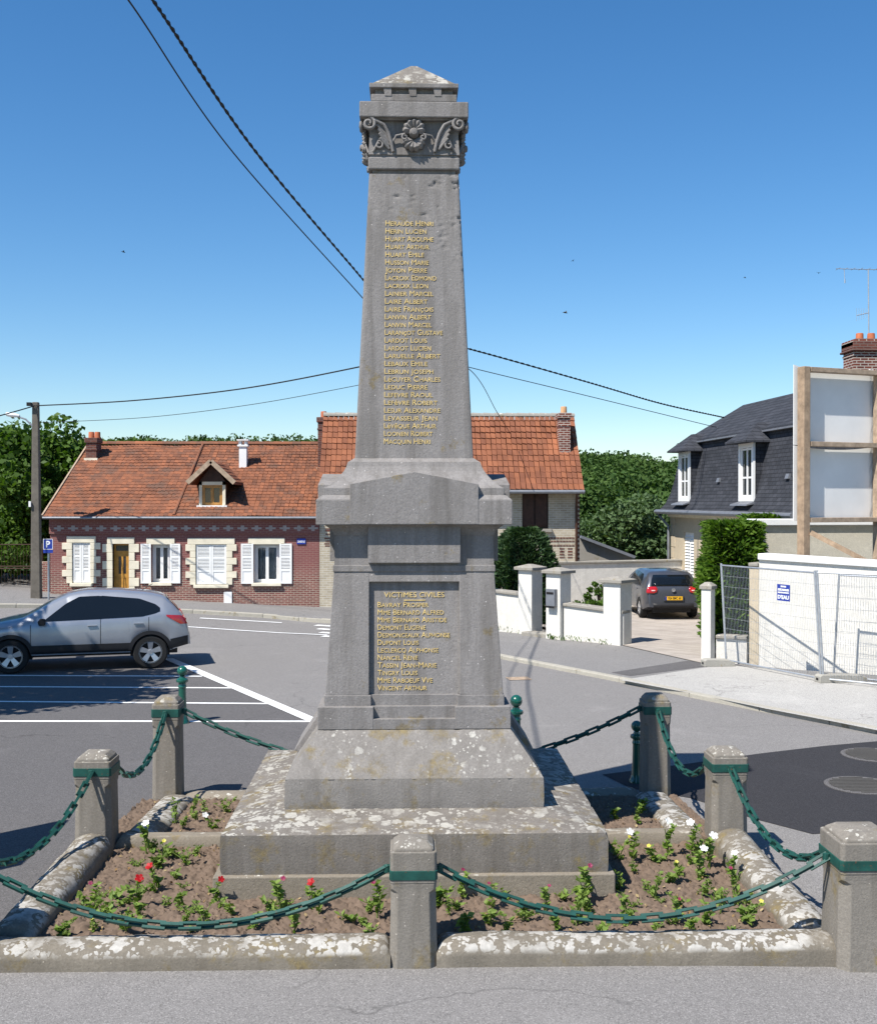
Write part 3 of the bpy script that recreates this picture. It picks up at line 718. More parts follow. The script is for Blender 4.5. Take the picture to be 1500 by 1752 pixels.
def link_mesh():
    b = MB(); L, W, t = .162, .064, .019
    for s in (-1, 1):
        b.box(-L / 2, L / 2, s * (W - t) / 2 - t / 2, s * (W - t) / 2 + t / 2, -t * .62, t * .62)
        b.box(s * (L - t) / 2 - t / 2, s * (L - t) / 2 + t / 2, -(W / 2 - t), W / 2 - t, -t * .6, t * .6)
    return b.mesh('link')
LINK = link_mesh(); LINK.materials.append(M['green'])
def chain(a, b, sag, label, droop=.5):
    r = empty('chain', (0, 0, 0), 0, label, 'chain', 'green chains hung between the stone posts')
    A, B = a.copy(), b.copy(); n = 160; pts = []
    for i in range(n + 1):
        t = i / n; p = A.lerp(B, t); p.z -= sag * 4 * t * (1 - t); pts.append(p)
    ds = [0]
    for i in range(n): ds.append(ds[-1] + (pts[i + 1] - pts[i]).length)
    k = max(3, round(ds[-1] / .130)); 
    for j in range(k):
        s = ds[-1] * (j + .5) / k
        i = max(i for i in range(n) if ds[i] <= s); f = (s - ds[i]) / (ds[i + 1] - ds[i]); p = pts[i].lerp(pts[i + 1], f)
        t = (pts[min(i + 2, n)] - pts[max(i - 1, 0)]).normalized()
        o = bpy.data.objects.new('link', LINK); COL.objects.link(o); o.parent = r
        side = t.cross(Vector((0, 0, 1))).normalized(); up = side.cross(t)
        roll = (math.radians(38) if j % 2 else math.radians(-52)) + random.uniform(-.12, .12)
        y_ = side * math.cos(roll) + up * math.sin(roll); z_ = t.cross(y_)
        o.matrix_local = Matrix(((t.x, y_.x, z_.x, p.x), (t.y, y_.y, z_.y, p.y), (t.z, y_.z, z_.z, p.z), (0, 0, 0, 1)))
    for q in (A, B):
        e = MB(); e.lathe([(.004, -.028), (.026, -.024), (.026, .024), (.004, .028)], 10, q); e.build('eye_plate', M['green'], r)
    r.location = (0, 0, 0); return r
def eye(p, dx, dy):
    v = Vector((dx, dy, 0)).normalized(); return p[1] + Vector((v.x * (p[2] * 1.06 + .015) if abs(dx) > .01 else 0, v.y * (p[2] * 1.06 + .015) if abs(dy) > .01 else 0, 0))
chain(eye(pc, -1, 0), eye(pfl, 1, 0), .43, 'green chain sagging over the front bed, from the centre post towards the parking')
chain(eye(pc, 1, 0), eye(pfr, -1, 0), .41, 'green chain sagging over the front bed, from the centre post towards the garden walls')
chain(eye(pml, 0, -1), eye(pfl, 0, 1) + Vector((.06, 0, 0)), .34, 'green chain above the lichened side kerb along the parking, front half')
chain(eye(pml, 0, 1) + Vector((.10, 0, 0)), eye(pbl, 0, -1), .33, 'short green chain between the two posts along the parking, rear half')
chain(eye(pbl, 1, 0), eye(pbr, -1, 0), .66, 'long chain hanging behind the memorial between the two rear posts')
chain(eye(pbr, 0, -1), eye(pmr, 0, 1) - Vector((.1, 0, 0)), .36, 'short green chain in front of the dark road patch, from the rear post')
chain(eye(pmr, 0, -1), eye(pfr, 0, 1) - Vector((.1, 0, 0)), .36, 'green chain above the lichened side kerb beside the dark road patch')

def kerb(p, q, wd, h0, h1, label, m='kerb_lich', flat=False, base=-.05, name='kerb', roundend=True):
    p, q = Vector((*p, 0)), Vector((*q, 0)); t = (q - p).normalized(); a = Vector((-t.y, t.x, 0)); L = (q - p).length
    n = max(10, int(L / .045)); rings = []
    prof = [(-.5, 0), (-.5, .45), (-.47, .62), (-.36, .86), (-.18, .97), (0, 1), (.18, .97), (.36, .87), (.47, .65), (.5, .42), (.5, 0)]
    if flat: prof = [(-.5, 0), (-.5, .5), (-.48, .94), (-.42, 1), (-.2, 1), (0, 1), (.2, 1), (.42, 1), (.48, .94), (.5, .5), (.5, 0)]
    for i in range(n + 1):
        s = i / n; c = p + t * L * s; h = h0 + (h1 - h0) * s; ring = []
        e = min(s, 1 - s) * L; er = 1 - .35 * (1 - min(1, e / .07)) ** 2 if roundend else 1
        for (u, v) in prof:
            x = c + a * (u * wd); k = noise.noise(Vector((x.x * 4, x.y * 4, v * 3))) * .010 + noise.noise(Vector((x.x * 15, x.y * 15, v * 7))) * .005
            z = base if v == 0 else h * v * er + k * (1 if v > .5 else .6)
            x = x + a * (noise.noise(Vector((x.x * 5 + 9, x.y * 5, v * 4))) * .010 if v else 0); ring.append((x.x, x.y, z))
        rings.append(ring)
    b = MB(); b.loft(rings); o = b.build(name, M[m], smooth_=50); tag(o, label, 'kerb', 'kerb stones round the flower beds'); return o
kerb((XL + .18, 8.10), (Xf - .163, 8.10), .32, .172, .172, 'front kerb stone crusted with white lichen, on the parking side of the centre post', base=-.06)
kerb((Xf + .163, 8.10), (Xr - .18, 8.10), .32, .172, .172, 'front kerb stone with white lichen, on the garden wall side of the centre post', base=-.1)
kerb((-2.90, 8.27), (pml[1].x + .02, 10.32), .36, .19, .31, 'side kerb with lichen crust and chain shadow, along the parking')
kerb((3.0, 8.27), (pmr[1].x - .02, 10.32), .36, .19, .31, 'side kerb with lichen crust beside the dark road patch')
kerb((-2.50, 10.63), (-2.50, 12.36), .36, .22, .11, 'rear side kerb on the parking side of the memorial slab')
kerb((2.66, 10.63), (2.68, 12.36), .36, .22, .11, 'rear side kerb in front of the tall half shaded post')
kerb((-2.46, 12.5), (2.57, 12.5), .3, .09, .09, 'long low kerb running behind the memorial between the rear posts', 'kerb_plain')
kerb((-2.70, 10.55), (XC - hs - .02, 10.55), .16, .2, .2, 'flat cross kerb joining the slab to the parking side kerb', 'kerb_plain', True)
kerb((XC + hs + .02, 10.55), (2.78, 10.55), .16, .2, .2, 'flat cross kerb joining the slab to the road patch side kerb', 'kerb_plain', True)

# ---- soil
def soil_z(x, y):
    b = .105 + .02 * noise.noise(Vector((x * 1.1, y * 1.1, 0)))
    if y > 10.5: b = .15 - .05 * (y - 10.5)
    v = Vector((x * 7, y * 7, 3.1)); t = noise.fractal(v, 1.0, 2.0, 5)
    v2 = Vector((x * 22, y * 22, 9.1)); c = abs(noise.noise(v2))
    wx_, wy_ = x + .03 * noise.noise(Vector((x * 9, y * 9, 2))), y + .03 * noise.noise(Vector((x * 9, y * 9, 5)))
    d1_ = noise.voronoi(Vector((wx_ * 11, wy_ * 11, 1.3)))[0][0]; d2_ = noise.voronoi(Vector((wx_ * 27, wy_ * 27, 4.3)))[0][0]
    k1 = max(0, noise.noise(Vector((x * 4, y * 4, 7))) + .35)
    return b - .02 + t * .022 + .06 * k1 * math.sqrt(max(0, .5 - d1_)) + .030 * math.sqrt(max(0, .5 - d2_))
so_ = sheet('soil', -2.88, 2.97, 8.22, 12.38, 460, 330, soil_z, M['soil']); kind(so_, 'structure')

# ---- bedding plants
def plant_mesh(seed, h, n, spread, lf=.072):
    rg = np.random.default_rng(seed); b = MB(); C = []; Dr = []
    ns = rg.integers(2, 5)
    for s in range(ns):
        ang = rg.uniform(0, 6.28); lean = rg.uniform(.05, spread); hh = h * rg.uniform(.6, 1.0) if s else h
        pts = [Vector((math.cos(ang) * lean * t * t, math.sin(ang) * lean * t * t, hh * t)) for t in (0, .35, .7, 1)]
        b.tube(pts, [.0055, .005, .004, .003], 5)
        for k in range(n // ns):
            t = rg.uniform(.12, 1.0); q = Vector((math.cos(ang) * lean * t * t, math.sin(ang) * lean * t * t, hh * t)); a = rg.uniform(0, 6.28)
            d = np.array([math.cos(a), math.sin(a), rg.uniform(-.1, .7)]); C.append(np.array(q) + d * (.02 + .016 * (1 - t))); Dr.append(d)
    me0 = b.mesh('plant'); 
    V, Q = leaves(np.array(C), lf, .62, .5, rg, D=np.array(Dr))
    nb = len(me0.vertices); bm = bmesh.new(); bm.from_mesh(me0)
    vs = [bm.verts.new(v) for v in V]
    for q in Q:
        f = bm.faces.new([vs[i] for i in q]); f.material_index = 1
    bm.to_mesh(me0); bm.free(); me0.materials.append(M['stem']); me0.materials.append(M['leaf']); return me0
PLANTS = [plant_mesh(10 + i, hh, nn, sp) for i, (hh, nn, sp) in enumerate(((.20, 34, .10), (.15, 30, .12), (.25, 36, .07), (.12, 26, .13), (.28, 34, .06), (.17, 44, .15), (.10, 22, .1)))] + [plant_mesh(40 + i, hh, nn, sp, lf) for i, (hh, nn, sp, lf) in enumerate(((.22, 60, .10, .045), (.14, 70, .16, .04), (.18, 26, .08, .09), (.26, 44, .12, .05), (.09, 60, .14, .035), (.2, 40, .18, .06)))]
def flower_mesh(mat, r, trumpet=.0):
    b = MB(); c = []
    for i in range(5):
        a = i * 2 * math.pi / 5; pts = []
        for (t, w_) in ((.12, .10), (.6, .42), (.95, .36), (1.08, .12)):
            for s in (-1, 1):
                pts.append((r * (t * math.cos(a) - s * w_ * math.sin(a)), r * (t * math.sin(a) + s * w_ * math.cos(a)), r * (.45 - .5 * (1 - t) - .25 * t * t + random.uniform(-.06, .06))))
        b.add(pts, [(0, 1, 3, 2), (2, 3, 5, 4), (4, 5, 7, 6)])
    b.tube([(0, 0, -r * .9), (0, 0, 0)], [r * .08, r * .16], 6)
    me = b.mesh('flower'); me.materials.append(mat); return me
FL = {'red': flower_mesh(M['red'], .036), 'white': flower_mesh(M['white_petal'], .037), 'magenta': flower_mesh(M['magenta'], .020), 'yellow': flower_mesh(M['yellow'], .018)}
LAB = {None: ('small green plant without bloom', 'green bedding plants'),
       'red': ('plant with red bloom', 'red flowering plants'),
       'white': ('plant with white bloom', 'white flowering plants'),
       'magenta': ('plant with wilted magenta bloom', 'magenta flowering plants'),
       'yellow': ('plant with yellow bud', 'yellow budded plants')}
def put_plant(px, py, fl=None, v=None, sc=None):
    p = G(px, py, .11); rnd = random.Random(int(px * 7 + py))
    v = rnd.randrange(13) if v is None else v; sc = sc or rnd.uniform(.65, 1.05)
    z = soil_z(p.x, p.y) - .012
    o = bpy.data.objects.new('bedding_plant', PLANTS[v]); COL.objects.link(o); o.location = (p.x, p.y, z); o.rotation_euler.z = rnd.uniform(0, 6.28); o.scale = (sc, sc, sc)
    side = 'parking' if p.x < XC else 'road patch'
    if p.y > 10.55: zone = 'in the rear bed on the %s side' % side
    elif abs(p.x - XC) > hs + .08: zone = 'near the %s side kerb' % side
    elif p.y < 8.62: zone = 'close behind front kerb, %s half' % side
    else: zone = 'at the slab foot, %s half' % side
    tag(o, LAB[fl][0] + ' ' + zone, 'plant', LAB[fl][1] + ' ' + zone)
    if fl:
        f = bpy.data.objects.new('flower', FL[fl]); COL.objects.link(f); f.parent = o
        top = max((q.co for q in PLANTS[v].vertices), key=lambda c: c.z)
        f.location = (top.x, top.y, top.z); f.rotation_euler = (rnd.uniform(.5, .9), rnd.uniform(-.3, .3), -o.rotation_euler.z + rnd.uniform(-.5, .5))
for q in ((235, 1478), (275, 1482), (318, 1478), (200, 1535), (190, 1570), (110, 1598), (285, 1545), (325, 1560), (385, 1500), (350, 1580), (395, 1560), (432, 1585), (462, 1568), (300, 1498),
          (505, 1592), (545, 1560), (602, 1575), (632, 1598), (240, 1570), (790, 1592), (840, 1580), (868, 1596), (895, 1572), (950, 1592), (985, 1580), (1030, 1592), (1075, 1578), (1122, 1585),
          (1160, 1552), (1200, 1528), (1232, 1560), (1275, 1550), (1180, 1596), (1245, 1596), (1060, 1520), (1105, 1518), (1148, 1506), (215, 1596), (1010, 1560), (470, 1530),
          (312, 1420), (335, 1405), (352, 1392), (300, 1410), (388, 1385), (330, 1388), (1090, 1412), (1010, 1398), (1050, 1400), (1096, 1390), (1210, 1580), (690 - 60, 1560), (780, 1550), (1000, 1545), (1120, 1535)):
    put_plant(*q)
for q in ((232, 1548), (265, 1522), (368, 1540), (534, 1548)): put_plant(*q, 'red', 2)
for q in ((364, 1420), (250, 1462), (1082, 1470), (1183, 1462), (1142, 1462), (1214, 1482), (1198, 1498), (1252, 1506)): put_plant(*q, 'white', 4 if q[1] > 1440 else 1)
for q in ((160, 1560), (480, 1560), (645, 1570), (840, 1552), (935, 1560), (1005, 1540), (1255, 1535), (1160, 1575), (790, 1535)): put_plant(*q, 'magenta', 4)
for q in ((160, 1590), (285, 1470), (395, 1478), (1060, 1470), (1120, 1470), (1165, 1495), (1280, 1580)): put_plant(*q, 'yellow')

rr_ = random.Random(17); extra = 0
while extra < 46:
    x, y = rr_.uniform(-2.6, 2.7), rr_.uniform(8.42, 10.35)
    if abs(x - XC) < hs + .12 and y > YC - hs - .12: continue
    d = CM.transposed() @ (Vector((x, y, .11)) - CP); put_plant(750 + F * d.x / -d.z, 876 - F * d.y / -d.z, None, rr_.choice((1, 3, 6, 7, 8, 9, 11, 12)), rr_.uniform(.5, 1.0)); extra += 1
rgl = np.random.default_rng(3); Lp = []
while len(Lp) < 520:
    x, y = rgl.uniform(-2.7, 2.8), rgl.uniform(8.3, 12.3)
    if abs(x - XC) < hs + .06 and y > YC - hs - .06: continue
    Lp.append((x, y, soil_z(x, y) + .012))
V, Q = leaves(np.array(Lp), .036, .6, 1.2, rgl); M['litter'] = island('dead_leaf', (.22, .13, .05), (.38, .30, .16), .9, .1)
o = link('leaf_litter', np_mesh('leaf_litter', V, Q), M['litter']); kind(o, 'stuff'); tag(o, 'dead leaves and straw scattered over the flower bed soil', 'leaf litter')

# ---- green bollards
def bollard(px, D, H, label):
    x = P(px, 1200, D).x; r = empty('bollard', (x, D, 0), 0, label, 'bollard', 'green ball-topped bollards')
    k = H / .86
    b = MB(); b.lathe([(.105, -.03), (.105, .03), (.085, .06), (.072, .12), (.060, .30), (.055, .48), (.055, .53), (.063, .54), (.063, .56), (.055, .575), (.055, .60), (.085, .615), (.092, .635), (.085, .66), (.05, .675), (.045, .70)], 20)
    o = b.build('post', M['green_ball'], r, smooth_=35); o.scale = (k, k, k)
    b = MB(); b.lathe([(.03, -.075)] + [(.078 * math.cos(a), .078 * math.sin(a)) for a in [math.radians(x) for x in range(-70, 85, 12)]] + [(.004, .078)], 20, (0, 0, .778))
    o = b.build('ball', M['green_ball'], r, smooth_=60); o.scale = (k, k, k)
bollard(312, 16.85, .86, 'green ball-topped bollard at the end of the parking lines')
bollard(883, 14.2, .86, 'green ball-topped bollard peeping out behind the memorial base')
bollard(1089, 13.15, .73, 'green ball-topped bollard in shade behind the rear stone post')
# ================================================================== houses
def wb(mb, name, m, root, **k):           # mesh given in world metres, parented to a thing
    base = root
    off = Vector((0, 0, 0))
    while base is not None: off += base.location; base = base.parent
    return mb.build(name, m, root, loc=-off, **k)
def facade(mb, u0, u1, z0, z1, ops, thick, T, mi=0):
    """front wall with real openings; T(u, depth, z) -> world; ops = (ua, ub, za, zb)"""
    us = sorted({u0, u1, *[o[0] for o in ops], *[o[1] for o in ops]}); zs = sorted({z0, z1, *[o[2] for o in ops], *[o[3] for o in ops]})
    us = [u for u in us if u0 <= u <= u1]; zs = [z for z in zs if z0 <= z <= z1]
    def solid(i, j):
        if i < 0 or j < 0 or i >= len(us) - 1 or j >= len(zs) - 1: return False
        u, z = (us[i] + us[i + 1]) / 2, (zs[j] + zs[j + 1]) / 2
        return not any(a < u < b and c < z < d for a, b, c, d in ops)
    for i in range(len(us) - 1):
        for j in range(len(zs) - 1):
            if not solid(i, j): continue
            a, b, c, d = us[i], us[i + 1], zs[j], zs[j + 1]
            mb.add([T(a, 0, c), T(b, 0, c), T(b, 0, d), T(a, 0, d)], [(0, 1, 2, 3)], mi)
            for (di, dj, p, q) in ((-1, 0, (a, c), (a, d)), (1, 0, (b, d), (b, c)), (0, -1, (b, c), (a, c)), (0, 1, (a, d), (b, d))):
                if not solid(i + di, j + dj):
                    mb.add([T(p[0], 0, p[1]), T(q[0], 0, q[1]), T(q[0], thick, q[1]), T(p[0], thick, p[1])], [(0, 1, 2, 3)], mi)
def tile_shape(w_, l_, t): 
    b = MB(); e = t * .8; b.hexa([(-w_ / 2, -l_ / 2, t * .9), (w_ / 2, -l_ / 2, t * .9), (w_ / 2, l_ / 2, 0), (-w_ / 2, l_ / 2, 0), (-w_ / 2, -l_ / 2, t * 2 + e), (w_ / 2, -l_ / 2, t * 1.7), (w_ / 2, l_ / 2, t * .7), (-w_ / 2, l_ / 2, t + e)]); return b
def tile_roof(root, parent, E0, E1, R0, cols, rows, m, t=.022, indiv=None, bow=0.0, skip=None, sag=0.0):
    E0, E1, R0 = Vector(E0), Vector(E1), Vector(R0); ux = (E1 - E0); vy = (R0 - E0); cw = ux.length / cols; rl = vy.length / rows
    ex, ey = ux.normalized(), vy.normalized(); ez = ex.cross(ey); me = tile_shape(cw * .91, rl * 1.18, t).mesh('tile'); me.materials.append(m)
    off = -root.location; tv = [Vector(v.co) for v in me.vertices]; tf = [tuple(p.vertices) for p in me.polygons]; J = MB(); cnt = 0
    rnd = random.Random(3)
    for r in range(rows):
        for c in range(cols):
            fc, fr_ = (c + .5) / cols, (r + .5) / rows
            if skip and skip(fc, fr_): continue
            jx, jy, jz = rnd.uniform(-.005, .005), rnd.uniform(-.006, .006), rnd.uniform(0, .006)
            h = bow * 4 * fr_ * (fr_ - 1) + sag * noise.noise(Vector((fc * 7, fr_ * 4, 1)))
            p = E0 + ux * fc + vy * fr_ + ex * jx + ey * jy + ez * (jz + h); rot = rnd.uniform(-.012, .012)
            Mx = Matrix.Translation(p) @ Matrix(((ex.x, ey.x, ez.x), (ex.y, ey.y, ez.y), (ex.z, ey.z, ez.z))).to_4x4() @ Matrix.Rotation(rot, 4, 'Z')
            if indiv and cnt < 295 and indiv(fc, fr_, r, c):
                cnt += 1; o = bpy.data.objects.new('roof_tile', me); COL.objects.link(o); o.parent = parent
                o.matrix_local = Matrix.Translation(off) @ Mx
            else:
                J.add([Mx @ v for v in tv], tf)
    if J.v:
        o = J.build('roof_tiles', m, parent, loc=off); kind(o, 'stuff')
def shutter(root, x0, x1, z0, z1, y, closed=True):
    b = MB(); fw = .055; t = .035
    b.box(x0, x0 + fw, y - t, y, z0, z1); b.box(x1 - fw, x1, y - t, y, z0, z1)
    zm = [z0, z0 + (z1 - z0) * .33, z0 + (z1 - z0) * .66, z1]
    for i, z in enumerate(zm):
        a = z if i == 0 else z - fw / 2; a = z - fw if i == 3 else a; b.box(x0 + fw, x1 - fw, y - t + .002, y - .002, a, a + fw)
    b.box(x0 + fw, x1 - fw, y - t * .6, y - t * .25, zm[0] + fw, zm[1] - fw / 2)
    o = wb(b, 'shutter', M['white'], root)
    s = MB()
    for k in (1, 2):
        a, c = zm[k] + fw / 2, zm[k + 1] - fw * (1 if k == 2 else .5); n = 8
        for i in range(n):
            z = a + (c - a) * (i + .5) / n; hh = (c - a) / n
            s.hexa([(x0 + fw, y - t * .95, z - hh * .45), (x1 - fw, y - t * .95, z - hh * .45), (x1 - fw, y - t * .1, z + hh * .12), (x0 + fw, y - t * .1, z + hh * .12),
                    (x0 + fw, y - t * .95, z - hh * .25), (x1 - fw, y - t * .95, z - hh * .25), (x1 - fw, y - t * .1, z + hh * .32), (x0 + fw, y - t * .1, z + hh * .32)])
    kind(wb(s, 'louvre_slats', M['white'], o), 'stuff')
    return o
def window(root, x0, x1, z0, z1, y, fm, leaves_=2, fw=.06, curtain=True):
    f = MB(); f.box(x0, x0 + fw, y, y + .07, z0, z1); f.box(x1 - fw, x1, y, y + .07, z0, z1); f.box(x0 + fw, x1 - fw, y, y + .07, z0, z0 + fw); f.box(x0 + fw, x1 - fw, y, y + .07, z1 - fw, z1)
    o = wb(f, 'window_frame', fm, root)
    for k in range(leaves_):
        a = x0 + fw + (x1 - x0 - 2 * fw) * k / leaves_; b = x0 + fw + (x1 - x0 - 2 * fw) * (k + 1) / leaves_; s = .045
        g = MB(); g.box(a, a + s, y - .01, y + .05, z0 + fw, z1 - fw); g.box(b - s, b, y - .01, y + .05, z0 + fw, z1 - fw); g.box(a + s, b - s, y - .01, y + .05, z0 + fw, z0 + fw + s); g.box(a + s, b - s, y - .01, y + .05, z1 - fw - s, z1 - fw)
        q = wb(g, 'casement', fm, o)
        wb(MB().box(a + s, b - s, y + .02, y + .028, z0 + fw + s, z1 - fw - s), 'pane', M['glass_clear'] if curtain else M['glass'], o)
    if curtain:
        c = MB(); n = 40; top = []; ring = []
        for i in range(n + 1):
            x = x0 + fw + (x1 - x0 - 2 * fw) * i / n; yy = y + .14 + .02 * math.sin(i * 1.9) + .012 * math.sin(i * .7)
            ring.append([(x, yy, z0), (x, yy, z1)])
        c.loft(ring, cap=False, closed=False); wb(c, 'curtain', M['curtain'], o, smooth_=80)
    return o
M['glass_clear'] = (lambda: (lambda m, n, b: (b.inputs['Base Color'].__setattr__('default_value', (.85, .9, .9, 1)), b.inputs['Roughness'].__setattr__('default_value', .02),
    b.inputs['Transmission Weight'].__setattr__('default_value', 1.0), b.inputs['IOR'].__setattr__('default_value', 1.45), m)[-1])(*mk('clear_glass')))()
YH = 34.0
def hx(px): return P(px, 950, YH).x
def hz(py): return P(697, py, YH).z

# ---------------- brick cottage
cx0, cx1 = hx(86), hx(546)
cot = empty('brick_cottage', ((cx0 + cx1) / 2, YH, gz((cx0 + cx1) / 2, YH)), 0, 'long low painted brick cottage with weathered tile roof and white shutters', 'house')
T = lambda u, d, z: (u, YH + d, z)
zt_ = hz(890)
op = [(hx(124), hx(155), hz(997), hz(928)), (hx(193), hx(221), hz(1040), hz(930)), (hx(259), hx(291), hz(996), hz(931)), (hx(335), hx(388), hz(1000), hz(931)), (hx(434), hx(478), hz(997), hz(931))]
mb = MB(); facade(mb, cx0, cx1, -.1, zt_, op, .28, T); mb.box(cx0, cx0 + .25, YH + .28, YH + 8.5, -.1, zt_); mb.box(cx0 + .25, cx1, YH + 8.3, YH + 8.5, -.1, zt_)
wb(mb, 'wall', M['brick_l'], cot)
g = MB(); g.prism([(0, 0), (1, 0), (.5, 1)], 0, 1); g = MB()
g.add([(cx0 + .02, YH, zt_), (cx0 + .02, YH + 8.4, zt_), (cx0 + .02, YH + 4.5, 5.05)], [(0, 1, 2)]); wb(g, 'gable', M['brick_chim2'], cot)
wb(MB().box(cx0 + .26, cx1 - .05, YH + 1.0, YH + 8.2, .3, 2.7), 'dark_room', M['dark'], cot)
wb(MB().box(cx0 - .02, cx1, YH - .05, YH + .02, hz(913), zt_ + .06), 'cornice_band', M['brick_l'], cot, bevel=.01)
M['cross'] = plain('grey_brick', (.34, .30, .29), .9)
for i in range(19):
    x = hx(102 + i * 24.1); z = hz(903.5); b = MB(); b.box(x - .15, x + .15, YH - .062, YH - .04, z - .028, z + .028); b.box(x - .05, x + .05, YH - .063, YH - .04, z - .085, z + .085)
    wb(b, 'brick_cross', M['cross'], cot)
b = MB()
for (a, c, zz) in ((86, 395, 1034), (395, 546, 1041)): b.box(hx(a), hx(c), YH - .035, YH + .05, -.1, hz(zz))
wb(b, 'plinth', M['limestone'], cot, bevel=.01)
wb(MB().box(hx(383), hx(397), YH - .04, YH + .02, hz(1032), hz(1012)), 'white_hatch', M['white'], cot, bevel=.005)
def quoins(x0, x1, z0, z1, lintel_w, n=6, sides=True):
    hgt = (z1 - z0) / n
    if sides:
        for s, x in ((-1, x0), (1, x1)):
            for i in range(n):
                wd = .30 if i % 2 else .17; a, c = (x - wd, x) if s < 0 else (x, x + wd)
                wb(MB().box(a, c, YH - .045, YH + .26, z0 + hgt * i + .004, z0 + hgt * (i + 1) - .004), 'stone_block', M['limestone'], cot, bevel=.008)
    wb(MB().box(x0 - lintel_w, x1 + lintel_w, YH - .045, YH + .26, z1, z1 + .19), 'lintel', M['limestone'], cot, bevel=.008)
o_ = op[0]; quoins(o_[0], o_[1], o_[2], o_[3], .16)
o_ = op[1]; quoins(o_[0], o_[1], o_[2] - .1, o_[3], .16, 8)
o_ = op[2]; quoins(o_[0], o_[1], o_[2], o_[3], .14, 6, False)
o_ = op[3]; quoins(o_[0], o_[1], o_[2], o_[3], .24)
o_ = op[4]; quoins(o_[0], o_[1], o_[2], o_[3], .16, 6, False)
for k in (0, 2, 3, 4):
    a, c, z0, z1 = op[k]; wb(MB().box(a - .06, c + .06, YH - .1, YH + .28, z0 - .09, z0 + .004), 'sill', M['limestone'], cot, bevel=.01)
for k in (0, 3):
    a, c, z0, z1 = op[k]; mid = (a + c) / 2; shutter(cot, a + .01, mid - .004, z0 + .02, z1 - .01, YH + .03); shutter(cot, mid + .004, c - .01, z0 + .02, z1 - .01, YH + .03)
for k, wd in ((2, .31), (4, .375)):
    a, c, z0, z1 = op[k]; shutter(cot, a - wd, a - .005, z0 - .02, z1 + .02, YH - .012); shutter(cot, c + .005, c + wd, z0 - .02, z1 + .02, YH - .012)
    window(cot, a, c, z0, z1, YH + .16, M['white'])
# door
a, c, z0, z1 = op[1]; d0 = a + .0; zt2 = hz(944)
fr_ = MB(); fr_.box(a, a + .06, YH + .14, YH + .22, z0, z1); fr_.box(c - .06, c, YH + .14, YH + .22, z0, z1); fr_.box(a + .06, c - .06, YH + .14, YH + .22, zt2 - .03, zt2 + .03); fr_.box(a + .06, c - .06, YH + .14, YH + .22, z1 - .05, z1)
dr = wb(fr_, 'door_frame', M['oak'], cot)
wb(MB().box(a + .06, c - .06, YH + .17, YH + .18, zt2 + .03, z1 - .05), 'transom_pane', M['glass'], dr)
b = MB(); zmid = hz(985); xm = (a + c) / 2
for (p, q) in ((a + .06, a + .13), (xm - .03, xm + .03), (c - .13, c - .06)): b.box(p, q, YH + .15, YH + .2, z0, zt2 - .03)
for (p, q) in ((z0, z0 + .12), (zmid - .06, zmid + .06), (zt2 - .14, zt2 - .03)): b.box(a + .06, c - .06, YH + .152, YH + .198, p, q)
b.box(a + .1, c - .1, YH + .17, YH + .19, z0 + .1, zmid); dd = wb(b, 'door_leaf', M['oak'], dr)
wb(MB().box(a + .12, c - .12, YH + .172, YH + .18, zmid, zt2 - .1), 'door_pane', M['glass'], dr)
# eave, gutter, roof
ez = hz(885); EY = YH - .28
wb(MB().tube([(cx0 - .12, EY - .04, ez - .01), (cx1, EY - .04, ez - .01)], .038, 10), 'gutter', M['zinc'], cot, smooth_=True)
wb(MB().box(cx0 - .05, cx1, EY, YH + .02, ez - .05, ez - .02), 'soffit', M['darkwood'], cot)
RY, RZ = 38.6, CAMZ + 96 / F * 38.6
E0, E1, R0 = (cx0 - .12, EY, ez + .015), (cx1 - .02, EY, ez + .015), (cx0 - .12, RY, RZ)
b = MB(); b.add([(cx0 - .1, EY + .05, ez), (cx1, EY + .05, ez), (cx1, RY, RZ - .02), (cx0 - .1, RY, RZ - .02), (cx1, RY + 4, ez), (cx0 - .1, RY + 4, ez)], [(0, 1, 2, 3), (3, 2, 4, 5)])
roof = wb(b, 'roof', M['darkwood'], cot)
dx0, dx1 = P(341, 850, 34.4).x, P(386, 850, 34.4).x
def dorm_skip(fc, fr2):
    x = E0[0] + (E1[0] - E0[0]) * fc; return dx0 - .02 < x < dx1 + .02 and .13 < fr2 < .42
off_ = cot.location
roof_off = MB()
tile_roof(cot, cot, E0, E1, R0, 62, 25, M['tile_l'], .018, skip=dorm_skip, sag=.035)
b = MB()
n_ = 26
for i in range(n_):
    x0 = cx0 - .12 + (cx1 - cx0 + .1) * i / n_; x1 = x0 + (cx1 - cx0) / n_ * 1.05
    b.loft([[(x, RY + r * math.cos(t), RZ + .03 + r * math.sin(t) * .8) for t in [math.pi * k / 6 for k in range(7)]] for x, r in ((x0, .13), (x1, .115))])
wb(b, 'ridge_tiles', M['tile_l'], cot)
b = MB(); v0 = P(297, 884, EY); fx = (v0.x - E0[0]) / (E1[0] - E0[0])
b.tube([(v0.x, EY, ez + .06), (v0.x, RY, RZ + .06)], .05, 8); wb(b, 'roof_seam', M['tile_l'], cot)
wb(MB().bar((cx0 - .14, EY, ez + .03), (cx0 - .14, RY, RZ + .03), .05, .12), 'verge_board', M['timber'], cot)
